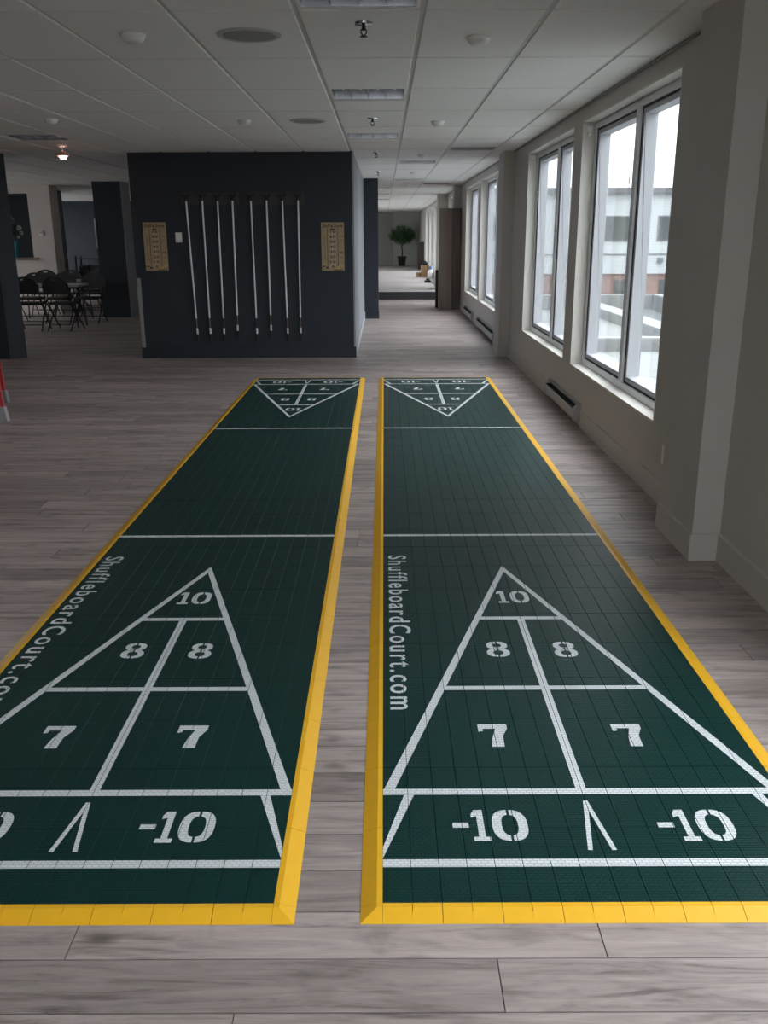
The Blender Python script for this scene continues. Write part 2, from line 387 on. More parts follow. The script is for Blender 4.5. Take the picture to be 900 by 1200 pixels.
# left side: navy pier at the frame edge, navy pier further back, beige wall with hatch, far navy wall
struct('wall_pier_left', MB().prism([(-6.6, 11.90), (-4.885, 11.90), (-4.70, 12.0), (-4.92, 12.5), (-6.6, 12.5)], 'z', 0, H), BLUE, 'dark navy wall end with chamfered corner at the left edge', 'wall')
struct('wall_pier_rear_left', MB().box(-5.52, -4.985, 18.17, 18.75, 0, H), BLUE, 'dark navy square pillar behind the black chairs', 'pillar')
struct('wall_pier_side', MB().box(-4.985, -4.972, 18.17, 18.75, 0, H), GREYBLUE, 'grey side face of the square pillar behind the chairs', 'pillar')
BGY = 19.2
bw = MB().box(-10.4, -7.14, BGY, BGY + 0.16, 0, 1.075).box(-10.4, -7.14, BGY, BGY + 0.16, 2.36, H).box(-7.14, -6.69, BGY - 0.02, BGY + .45, 0, H)
struct('wall_hatch', bw, BEIGE, 'beige wall with a serving hatch and square end column', 'wall')
struct('trim_1', MB().box(-8.6, -7.05, BGY - 0.06, BGY + 0.2, 1.075, 1.12), wood_mat('brown_sill', (0.14, 0.09, 0.07), (0.2, 0.14, 0.11), (2, 20, 20)), 'brown wooden sill of the serving hatch', 'sill', bevel=0.004)
struct('wall_back_left', MB().box(LEFT_X, -3.15, 28.2, 28.4, 0, H), BLUE, 'dark navy wall at the far back of the dining area', 'wall')
struct('wall_hatch_room', MB().box(-10.4, -7.3, 21.6, 21.7, 0, H), BLUE, 'dark navy wall seen through the serving hatch', 'wall')
wv = MB(); ys = BACK_Y; DW_ = [(13.2, 15.8), (16.2, 18.8), (22.2, 24.8), (25.2, 27.8)]
for a, b in DW_:
    wv.box(LEFT_X - .24, LEFT_X, ys, a, 0, H + .15).box(LEFT_X - .24, LEFT_X, a, b, 0, WIN_Z0).box(LEFT_X - .24, LEFT_X, a, b, WIN_Z1, H + .15); ys = b
wv.box(LEFT_X - .24, LEFT_X, ys, 28.4, 0, H + .15)
struct('wall_left', wv, BLUE, 'navy wall on the far left of the room', 'wall')  # out of view; dark colour chosen to reduce bounce on the left side
struct('wall_far', MB().box(-3.15, 0.42, 43.40, 43.7, 0, H), mat('grey_green_paint', (0.38, 0.38, 0.35), 0.7), 'darker grey-green part of the end wall behind the platform', 'wall')
struct('wall_far', MB().box(0.42, WX, 43.44, 43.7, 0, H), mat('light_grey_green_paint', (0.53, 0.53, 0.49), 0.7), 'lighter grey-green part of the end wall behind the fig tree', 'wall')

# ------------------------------------------------------------------ windows
def make_window(idx, a, b, x0=WX, label='', WIN_Z0=WIN_Z0, WIN_Z1=WIN_Z1):
    """window in the right wall between y=a and y=b; x0 is the inner wall face"""
    cy = (a + b) / 2; mc = -0.06
    t = thing('window_%d' % idx, label, 'window', (x0, cy, WIN_Z0), kind='structure')
    L = b - a; hh = WIN_Z1 - WIN_Z0; y0, y1 = -L / 2, L / 2
    e = 0.012
    # cream liner: sill, head, two jambs
    MB().box(-0.004, 0.11, y0, y1, -0.0, e).build('sill_board', CREAM, t)
    MB().box(0.0, 0.11, y0, y1, hh - e, hh).build('head_board', CREAM, t)
    MB().box(-0.003, 0.11, y0, y0 + e, e, hh - e).build('jamb_board', CREAM, t)
    MB().box(-0.003, 0.11, y1 - e, y1, e, hh - e).build('jamb_board', CREAM, t)
    fx0, fx1, fw = 0.095, 0.185, 0.05
    f = MB().box(fx0, fx1, y0 + e, y0 + e + fw, e, hh - e).box(fx0, fx1, y1 - e - fw, y1 - e, e, hh - e)
    f.box(fx0, fx1, y0 + e + fw, y1 - e - fw, e, e + fw).box(fx0, fx1, y0 + e + fw, y1 - e - fw, hh - e - fw, hh - e)
    f.build('frame', VINYL, t, bevel=0.006)
    MB().box(fx0 - 0.006, fx1, mc - 0.045, mc + 0.045, e + fw, hh - e - fw).build('mullion', VINYL, t, bevel=0.006)
    for s in (0, 1):
        p0, p1 = ((y0 + e + fw, mc - 0.045), (mc + 0.045, y1 - e - fw))[s]
        z0, z1 = e + fw, hh - e - fw
        g = 0.012
        MB().box(fx0 + 0.012, fx1 - 0.01, p0, p0 + g, z0, z1).box(fx0 + 0.012, fx1 - 0.01, p1 - g, p1, z0, z1).box(fx0 + 0.012, fx1 - 0.01, p0 + g, p1 - g, z0, z0 + g).box(fx0 + 0.012, fx1 - 0.01, p0 + g, p1 - g, z1 - g, z1).build('gasket', GASKET, t)
        p0 += g; p1 -= g; z0 += g; z1 -= g; q = 0.036
        sash = MB().box(fx0 + 0.016, fx1 + 0.02, p0, p0 + q, z0, z1).box(fx0 + 0.016, fx1 + 0.02, p1 - q, p1, z0, z1).box(fx0 + 0.016, fx1 + 0.02, p0 + q, p1 - q, z0, z0 + q).box(fx0 + 0.016, fx1 + 0.02, p0 + q, p1 - q, z1 - q, z1).build('sash', SASHM, t, bevel=0.005)
        MB().box(fx0 + 0.098, fx0 + 0.104, p0 + q - 0.005, p1 - q + 0.005, z0 + q - 0.005, z1 - q + 0.005).build('pane', GLASS, sash)
    return t
wlabels = ['tall two-pane window just behind the camera', 'tall two-pane window beside the camera', 'largest two-pane window, nearest the camera on the right wall',
           'second two-pane window from the camera on the right wall', 'third two-pane window, just beyond the middle pier',
           'fourth two-pane window, beside the tall wooden cabinet', 'two-pane window half hidden behind the tall wooden cabinet', 'two-pane window nearest on the carpeted platform', 'second two-pane window on the carpeted platform', 'third two-pane window on the carpeted platform', 'farthest two-pane window on the carpeted platform']
def portal(loc, rot, sx_, sy_):
    l = bpy.data.lights.new('window_daylight', 'AREA'); l.shape = 'RECTANGLE'; l.size = sx_; l.size_y = sy_; l.cycles.is_portal = True
    o = bpy.data.objects.new('window_daylight', l); COL.objects.link(o); o.location = loc; o.rotation_euler = rot
for i, (a, b) in enumerate(WINS):
    make_window(i + 1, a, b, label=wlabels[i])
    portal((WX + 0.22, (a + b) / 2, (WIN_Z0 + WIN_Z1) / 2), (0, PI / 2, 0), WIN_Z1 - WIN_Z0, b - a)
for i, (a, b) in enumerate(LW_):  # unseen windows added to brighten the platform room
    t = make_window(12 + i, a, b, label='two-pane window in the left wall of the platform room, %s from the corridor' % ('first', 'second', 'third', 'fourth')[i])
    t.rotation_euler = (0, 0, PI); t.location = (-3.15, (a + b) / 2, WIN_Z0)
    portal((-3.37, (a + b) / 2, (WIN_Z0 + WIN_Z1) / 2), (0, -PI / 2, 0), WIN_Z1 - WIN_Z0, b - a)
for i, (a, b) in enumerate(DW_):  # unseen windows added to bring daylight into the dining area
    t = make_window(16 + i, a, b, label='two-pane window in the far left wall of the dining area, %s from the front' % ('first', 'second', 'third', 'fourth')[i])
    t.rotation_euler = (0, 0, PI); t.location = (LEFT_X, (a + b) / 2, WIN_Z0)
    portal((LEFT_X - .22, (a + b) / 2, (WIN_Z0 + WIN_Z1) / 2), (0, -PI / 2, 0), WIN_Z1 - WIN_Z0, b - a)
# end wall behind the camera, its unseen window added to let in daylight
def end_wall(name, y, spans, z0, z1, xa, xb, label, first, facing, m=WALL):
    # wall across the room at y with windows; facing +1: the room lies on its +y side
    bk = MB(); xs = xa; o0, o1 = (y - .24, y)
    for a, b in spans:
        bk.box(xs, a, o0, o1, 0, H + 0.15).box(a, b, o0, o1, 0, z0).box(a, b, o0, o1, z1, H + 0.15); xs = b
    bk.box(xs, xb, o0, o1, 0, H + 0.15)
    struct(name, bk, m, label, 'wall')
    for i, (a, b) in enumerate(spans):
        t = make_window(first + i, a, b, label='tall two-pane window in the end wall behind the camera', WIN_Z0=z0, WIN_Z1=z1)
        t.rotation_euler = (0, 0, -PI / 2); t.location = ((a + b) / 2, y, z0)
        portal(((a + b) / 2, y - 0.22, (z0 + z1) / 2), (PI / 2, 0, 0), b - a, z1 - z0)
end_wall('wall_near', BACK_Y, [(-0.75, 1.45)], 0.06, 2.46, LEFT_X, WX + .24, 'greige end wall with one window behind the camera', 11, 1)

# ------------------------------------------------------------------ ceiling
CZX0, CZY0, CZY1 = GX - 13 * TX, GY - 2 * TY, GY + 9 * TY
ce = MB()
for x0, x1, y0, y1 in ((LEFT_X, WX + 0.1, BACK_Y - 0.1, CZY0), (LEFT_X, WX + 0.1, CZY1, 28.4), (-3.3, WX + 0.1, 28.4, 43.7), (LEFT_X, CZX0, CZY0, CZY1)):
    ce.face([(x0, y0, H), (x0, y1, H), (x1, y1, H), (x1, y0, H)])
ce.box(CZX0 - 0.05, WX + 0.1, CZY0 - 0.05, CZY1 + 0.05, H + 0.13, H + 0.15)
ceiling = struct('ceiling', ce, CEILFAR, 'suspended ceiling of pale grey mineral tiles in a metal grid', 'ceiling')
def ceil_tile(x0, x1, y0, y1):
    g = 0.012; c = 0.004
    k = (round(x1 - x0, 3), round(y1 - y0, 3))
    if k not in tile_cache:
        W_, D_ = x1 - x0, y1 - y0
        up_ = [(g, g, 0.012), (W_ - g, g, 0.012), (W_ - g, D_ - g, 0.012), (g, D_ - g, 0.012)]
        md = [(x, y, -0.004) for x, y, z in up_]
        lo = [(g + c, g + c, -0.009), (W_ - g - c, g + c, -0.009), (W_ - g - c, D_ - g - c, -0.009), (g + c, D_ - g - c, -0.009)]
        tile_cache[k] = MB().loft([up_, md, lo]).data('ceiling_tile', TILE)
    o = bpy.data.objects.new('ceiling_tile', tile_cache[k]); COL.objects.link(o); o.parent = ceiling; o.location = (x0, y0, H)
tile_cache = {}
# recessed lights: list of (column index, y start) in half tiles
FIX = [(-1, -1.5), (-1, 1.0), (-1, 3.5), (0, 6.5)]
fix_cells = {}
for c, hy in FIX:
    fix_cells[(c, math.floor(hy))] = hy - math.floor(hy)
fix_cells[(-7, 3)] = 0.5
FIX.append((-7, 3.5))
for c in range(-13, 3):
    for r in range(-2, 9):
        x0, x1 = GX + c * TX, min(GX + (c + 1) * TX, WX)
        if x1 - x0 < 0.05: continue
        y0, y1 = GY + r * TY, GY + (r + 1) * TY
        if x1 < -(y0 * 0.47 + 0.4): continue
        if y0 > BY + 0.1 and x1 < BX1 and x0 > BX0: continue
        if (c, r) in fix_cells:
            h_ = fix_cells[(c, r)]
            if h_ == 0: ceil_tile(x0, x1, y0 + TY / 2, y1)
            else: ceil_tile(x0, x1, y0, y0 + TY / 2)
        else: ceil_tile(x0, x1, y0, y1)
for c in range(-13, 4):
    x = GX + c * TX
    if x > WX: continue
    MB().box(x - 0.0135, x + 0.0135, CZY0, CZY1, H - 0.0005, H + 0.0015).box(x - 0.002, x + 0.002, CZY0, CZY1, H + 0.0015, H + 0.03).build('main_tee', TEE, ceiling)
for r in range(-2, 10):
    y = GY + r * TY
    MB().box(CZX0, WX, y - 0.0125, y + 0.0125, H + 0.0004, H + 0.0018).box(CZX0, WX, y - 0.002, y + 0.002, H + 0.0018, H + 0.025).build('cross_tee', TEE, ceiling)
struct('trim_2', MB().box(WX - 0.022, WX, BACK_Y, 43.3, H - 0.022, H - 0.0105), mat('grey_angle', (0.3, 0.3, 0.29), 0.6), 'grey wall angle edging the ceiling along the window wall', 'trim')

# recessed 2x2 lights
def make_fixture(label):
    t = thing('recessed_light', label, 'ceiling light', group='recessed square lights in the ceiling')
    a = TX / 2 - 0.014
    fr = MB()
    for x0, x1, y0, y1 in ((-a, a, -a, -a + 0.018), (-a, a, a - 0.018, a), (-a, -a + 0.018, -a + 0.018, a - 0.018), (a - 0.018, a, -a + 0.018, a - 0.018)):
        fr.box(x0, x1, y0, y1, -0.004, 0.004)
    fr.build('frame', WHITEP, t)
    b = a - 0.018; d = 0.10
    hs = MB()
    hs.face([(-b, b, 0), (b, b, 0), (b, b - 0.01, d), (-b, b - 0.01, d)]).face([(-b, -b, 0), (b, -b, 0), (b, -b + 0.01, d), (-b, -b + 0.01, d)])
    hs.face([(-b, -b, 0), (-b, b, 0), (-b + 0.01, b, d), (-b + 0.01, -b, d)]).face([(b, -b, 0), (b, b, 0), (b - 0.01, b, d), (b - 0.01, -b, d)])
    hs.face([(-b, -b, d), (b, -b, d), (b, b, d), (-b, b, d)])
    hs.build('reflector', MIRROR, t)
    for k in (-1, 0, 1):
        x = k * b * 0.5
        MB().prism([(x - 0.003, 0.004), (x + 0.003, 0.004), (x + 0.012, 0.06), (x - 0.012, 0.06)], 'y', -b, b).build('louver', MIRROR, t)
    for x in (-b * 0.75, -b * .25, b * .25, b * 0.75):
        MB().tube([(x, -b + .01, .07), (x, b - .01, .07)], 0.012, 8).build('lamp_tube', WHITEP, t, smooth=True)
    return t
fix0 = make_fixture('')
fixlab = ['unlit square recessed light cut by the top edge of the photo', 'unlit square recessed light nearest in full view, centre of the ceiling', 'unlit square recessed light just before the navy cue wall', 'unlit square recessed light beyond the navy wall, above the corridor', 'unlit square recessed light in the dim ceiling on the left']
for i, (c, hy) in enumerate(FIX):
    o = fix0 if i == 0 else copy_tree(fix0)
    o['label'] = fixlab[i]; o.location = (GX + (c + .5) * TX, GY + hy * TY + TY / 4, H)
for i, (x, y) in enumerate(((0.5 * TX, 18.0), (-0.5 * TX, 20.8), (-0.5 * TX, 24.0), (-0.5 * TX, 27.5))):
    o = thing('recessed_light', ['unlit recessed light above the corridor, second beyond the navy wall', 'flat recessed light above the corridor end, nearest of the left row', 'flat recessed light above the platform edge', 'flat recessed light farthest back above the platform'][i], 'ceiling light', (GX + x, y, H), group='recessed square lights in the ceiling')
    a = TX / 2 - .014
    fr = MB()
    for x0, x1, y0, y1 in ((-a, a, -a, -a + 0.02), (-a, a, a - 0.02, a), (-a, -a + 0.02, -a + 0.02, a - 0.02), (a - 0.02, a, -a + 0.02, a - 0.02)): fr.box(x0, x1, y0, y1, -0.012, -0.001)
    fr.build('frame', WHITEP, o)
    MB().box(-a + .02, a - .02, -a + .02, a - .02, -0.004, -0.001).build('reflector', STEEL, o)

# round speakers, domes, sprinklers
ZT = H - 0.009
def make_speaker():
    t = thing('ceiling_speaker', '', 'speaker', group='round ceiling speakers')
    MB().lathe([(0.165, 0), (0.165, -0.006), (0.15, -0.012), (0.135, -0.008), (0.135, 0)], n=32).build('rim', mat('speaker_white', (0.5, 0.5, 0.49), 0.5), t, smooth=True)
    MB().lathe([(0.135, -0.002), (0.13, -0.009), (0.06, -0.013), (0.001, -0.014)], n=32).build('grille', mat('speaker_grille', (0.30, 0.30, 0.29), 0.7, noise=(300, 0.5)), t, smooth=True)
    return t
sp = make_speaker()
for i, (x, y) in enumerate(((-0.72, 5.40), (-0.709, 9.22))):
    o = sp if i == 0 else copy_tree(sp)
    o.location = (x * CS, y * CS, ZT); o['label'] = ['larger round ceiling speaker near the top of the photo', 'round ceiling speaker farther back towards the cue wall'][i]
def make_dome():
    t = thing('smoke_detector', '', 'detector', group='white domed ceiling detectors')
    MB().lathe([(0.062, 0), (0.062, -0.012), (0.058, -0.016)], n=24).build('base', WHITEP, t, smooth=True)
    MB().lathe([(0.056, -0.016), (0.050, -0.030), (0.034, -0.040), (0.001, -0.043)], n=24).build('dome', WHITEP, t, smooth=True)
    return t
dm = make_dome()
doms = [(-1.338, 5.386, 'white domed ceiling detector left of the large speaker'), (-1.307, 9.2, 'white domed ceiling detector left of the farther speaker'), (0.523, 5.495, 'white domed ceiling detector nearest the camera on the window side'),
        (0.518, 9.34, 'second white domed detector on the window side'), (0.515, 13.02, 'third white domed detector on the window side, level with the middle pier'), (0.505, 16.6, 'fourth white domed detector on the window side, above the corridor'),
        (0.505, 20.5, 'farthest white domed detector above the corridor'), (-3.066, 9.034, 'white domed detector in the dim ceiling on the far left')]
for i, (x, y, lb) in enumerate(doms):
    o = dm if i == 0 else copy_tree(dm)
    o.location = (x * CS, y * CS, ZT if y < 16.5 else H); o['label'] = lb
def make_sprinkler():
    t = thing('fire_sprinkler', '', 'sprinkler', group='pendant fire sprinklers')
    MB().lathe([(0.045, 0), (0.043, -0.008), (0.022, -0.012), (0.001, -0.012)], n=20).build('escutcheon', CHROME, t, smooth=True)
    MB().tube([(0, 0, -0.01), (0, 0, -0.035)], 0.010).tube([(-0.012, 0, -0.03), (-0.014, 0, -0.045), (0, 0, -0.06)], 0.003, 6).tube([(0.012, 0, -0.03), (0.014, 0, -0.045), (0, 0, -0.06)], 0.003, 6).build('body', BLACKM, t, smooth=True)
    MB().lathe([(0.018, -0.060), (0.019, -0.063), (0.001, -0.065)], n=16).build('deflector', BLACKM, t)
    return t
spk = make_sprinkler()
for i, (x, y, lb) in enumerate(((-0.099, 5.131, 'chrome fire sprinkler nearest the camera'), (-0.101, 9.055, 'chrome fire sprinkler between the two nearer recessed lights'), (-0.094, 12.66, 'chrome fire sprinkler level with the cue wall'), (-0.095, 16.34, 'chrome fire sprinkler farthest down the corridor'))):
    o = spk if i == 0 else copy_tree(spk)
    o.location = (x * CS, y * CS, ZT if y < 16.5 else H); o['label'] = lb
# dark linear slatted strips on the ceiling by the piers
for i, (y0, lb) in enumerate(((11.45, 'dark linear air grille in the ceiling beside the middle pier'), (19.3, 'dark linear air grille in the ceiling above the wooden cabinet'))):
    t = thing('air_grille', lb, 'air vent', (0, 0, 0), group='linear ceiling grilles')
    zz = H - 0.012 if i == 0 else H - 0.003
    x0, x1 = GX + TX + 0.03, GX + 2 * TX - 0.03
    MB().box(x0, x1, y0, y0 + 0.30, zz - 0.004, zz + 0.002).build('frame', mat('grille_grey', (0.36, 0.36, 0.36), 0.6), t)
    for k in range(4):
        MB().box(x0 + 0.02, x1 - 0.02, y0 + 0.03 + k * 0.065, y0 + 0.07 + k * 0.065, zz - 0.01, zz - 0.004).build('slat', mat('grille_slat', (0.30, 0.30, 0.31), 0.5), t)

# ------------------------------------------------------------------ shuffleboard courts
CW = 1.1284; UN = CW / 16; CY0, CY1 = 1.7784, 10.0392; CT = 0.015
ROWS = 29; TL = (CY1 - CY0) / ROWS
Yb, Y7, Y8, Y10, Ya, Yd = [v - CY0 for v in (1.9191, 2.2241, 2.8395, 3.4412, 4.0569, 4.5197)]
CLEN = CY1 - CY0
LW = 0.029
def clip(poly, axis, v, keep_less):
    out = []
    for i in range(len(poly)):
        a, b = poly[i], poly[(i + 1) % len(poly)]
        ia = (a[axis] <= v) if keep_less else (a[axis] >= v); ib = (b[axis] <= v) if keep_less else (b[axis] >= v)
        if ia: out.append(a)
        if ia != ib:
            k = (v - a[axis]) / (b[axis] - a[axis]); out.append((a[0] + (b[0] - a[0]) * k, a[1] + (b[1] - a[1]) * k))
    return out
PAINT_Z = {'base_line': 4, 'scoring_line': 5, 'dead_line': 4, 'triangle_line': 3, 'corner_line': 2, 'cross_line': 1, 'centre_line': 6, 'separation_mark': 7}
def paint(name, polys, parent, flip=False):
    """thin paint film on the tiles: convex polygons cut at the tile seams"""
    mb = MB(); zp = CT + .0004 + .00012 * PAINT_Z.get(name, 0)
    for i_, p in enumerate(polys):
        zz = zp + .00006 * i_ if name in ('separation_mark',) else zp
        if flip: p = [(CW - x, CLEN - y) for x, y in p]
        x0 = min(q[0] for q in p); x1 = max(q[0] for q in p)
        for k in range(max(0, int(x0 // UN)), min(15, int(x1 // UN)) + 1):
            c = clip(clip(p, 0, k * UN + 0.0008, False), 0, (k + 1) * UN - 0.0008, True)
            c = [q for i, q in enumerate(c) if math.dist(q, c[i - 1]) > 1e-6]
            if len(c) >= 3:
                c = [(x, min(max(y, 0.001), CLEN - 0.001)) for x, y in c]
                mb.face([(x, y, zz) for x, y in c])
    return mb.build(name, LINE, parent)
def bar(a, b, w_=LW):
    d = Vector((b[0] - a[0], b[1] - a[1])); d.normalize(); n = Vector((-d.y, d.x)) * w_ / 2
    return [(a[0] + n.x, a[1] + n.y), (a[0] - n.x, a[1] - n.y), (b[0] - n.x, b[1] - n.y), (b[0] + n.x, b[1] + n.y)]
def ring(cx, cy, rx, ry, tx, ty, n=28, gaps=((90, 9), (270, 9)), sq=2.6):
    """stencil ring: superellipse band left open at the gap angles"""
    def pt(a, rx_, ry_):
        c, s = math.cos(a), math.sin(a)
        return (cx + rx_ * math.copysign(abs(c) ** (2 / sq), c), cy + ry_ * math.copysign(abs(s) ** (2 / sq), s))
    out = []
    for k in range(n):
        a0, a1 = 2 * PI * k / n, 2 * PI * (k + 1) / n
        out.append([pt(a0, rx, ry), pt(a1, rx, ry), pt(a1, rx - tx, ry - ty), pt(a0, rx - tx, ry - ty)])
    res = []
    for q in out:
        for (ga, gw) in gaps:
            if ga == 90 or ga == 270:
                mx_, my_ = sum(p[0] for p in q) / 4, sum(p[1] for p in q) / 4
                if (my_ > cy) == (ga == 90):
                    l = clip(q, 0, cx - gw, True); r_ = clip(q, 0, cx + gw, False)
                    if abs(mx_ - cx) < rx:
                        if len(l) >= 3: res.append(l)
                        if len(r_) >= 3: res.append(r_)
                        break
        else: res.append(q)
    return res
def digit(ch, x, y, w_, h):
    """convex pieces of a heavy slab-serif stencil figure, lower left corner at (x, y)"""
    if ch == '0': return ring(x + w_ / 2, y + h / 2, w_ / 2, h / 2, w_ * 0.27, h * 0.17, gaps=((90, w_ * 0.035), (270, w_ * 0.035)))
    if ch == '1':
        return [[(x + w_ * .32, y + h * .12), (x + w_ * .70, y + h * .12), (x + w_ * .70, y + h), (x + w_ * .32, y + h)],
                [(x + w_ * .02, y), (x + w_, y), (x + w_, y + h * .13), (x + w_ * .02, y + h * .13)],
                [(x, y + h * .74), (x + w_ * .33, y + h * .80), (x + w_ * .33, y + h), (x + w_ * .2, y + h), (x, y + h * .86)]]
    if ch == '-': return [[(x, y + h * .42), (x + w_, y + h * .42), (x + w_, y + h * .58), (x, y + h * .58)]]
    if ch == '8':
        return ring(x + w_ / 2, y + h * .745, w_ * .46, h * .255, w_ * .27, h * .135, gaps=((90, w_ * .035), (270, w_ * .035)), sq=2.3) + \
               ring(x + w_ / 2, y + h * .275, w_ * .5, h * .275, w_ * .28, h * .14, gaps=((90, w_ * .035), (270, w_ * .035)), sq=2.3)
    if ch == '7':
        return [[(x, y + h * .80), (x + w_, y + h * .80), (x + w_, y + h), (x, y + h)], [(x, y + h * .66), (x + w_ * .16, y + h * .70), (x + w_ * .16, y + h * .81), (x, y + h * .81)],
                [(x + w_ * .60, y + h * .81), (x + w_ * .44, y + h * .42), (x + w_ * .80, y + h * .47), (x + w_, y + h * .81)],
                [(x + w_ * .44, y + h * .43), (x + w_ * .36, y), (x + w_ * .78, y), (x + w_ * .80, y + h * .48)]]
def text_polys(txt, bold=0.012):
    cu = bpy.data.curves.new('lettering', 'FONT'); cu.body = txt; cu.size = 1.0; cu.resolution_u = 3; cu.space_character = 1.22; cu.offset = bold
    o = bpy.data.objects.new('lettering', cu); COL.objects.link(o)
    dg = bpy.context.evaluated_depsgraph_get(); me = o.evaluated_get(dg).to_mesh(); me.calc_loop_triangles()
    tris = [[(me.vertices[i].co.x, me.vertices[i].co.y) for i in t_.vertices] for t_ in me.loop_triangles]
    o.evaluated_get(dg).to_mesh_clear(); bpy.data.objects.remove(o); bpy.data.curves.remove(cu)
    return tris
SITE = text_polys('ShuffleboardCourt.com')
def fit_text(tris, x0, x1, y0, y1):
    ax, bx = min(p[0] for t in tris for p in t), max(p[0] for t in tris for p in t)
    ay, by = min(p[1] for t in tris for p in t), max(p[1] for t in tris for p in t)
    return [[(x0 + (p[0] - ax) / (bx - ax) * (x1 - x0), y0 + (p[1] - ay) / (by - ay) * (y1 - y0)) for p in t] for t in tris]

tile_me = MB()
for k in (0, 1):
    a, b, c, d = k * UN + .0006, (k + 1) * UN - .0006, .0005, TL - .0005; ch = .0006
    lo = [(a, c, 0), (b, c, 0), (b, d, 0), (a, d, 0)]
    tile_me.loft([lo, [(x, y, CT - ch) for x, y, z in lo], [(a + ch, c + ch, CT), (b - ch, c + ch, CT), (b - ch, d - ch, CT), (a + ch, d - ch, CT)]])
tile_me.box(UN - .0008, UN + .0008, .0008, TL - .0008, 0, CT * .55)
tile_me = tile_me.data('court_tile', GREEN)
EW = 0.052; EF = 0.014
def ramp_piece(L, n=1):
    mb = MB(); g = 0.0007
    prof = [(0, 0), (0, CT + .0005), (-EF, CT + .0005), (-EW, 0.0012), (-EW, 0)]
    mb.prism(prof, 'y', g, L - g)                       # lies along +y, court on its +x side
    return mb
side_me = ramp_piece(TL).data('edge_ramp', YELLOW)
half = MB(); g = .0007
prof = [(0, 0), (0, CT + .0005), (-EF, CT + .0005), (-EW, 0.0012), (-EW, 0)]
half.prism(prof, 'y', g, UN - .0006).prism(prof, 'y', UN + .0006, 2 * UN - g).prism([(-EW, 0), (-EW, .0012), (-EF - .012, CT * .8), (-EF - .012, 0)], 'y', UN - .0007, UN + .0007)
end_me = half.data('edge_ramp', YELLOW)
cm = MB()
def cr(r0, z): return [(0, 0, z), (-r0, 0, z), (-r0, -r0, z), (0, -r0, z)]
cm.loft([cr(EW, 0), cr(EW, .0012), cr(EF, CT + .0005)])
corner_me = cm.data('edge_corner', YELLOW)
def piece(name, me, parent, loc, rz=0):
    o = bpy.data.objects.new(name, me); COL.objects.link(o); o.parent = parent; o.location = loc; o.rotation_euler = (0, 0, rz); return o
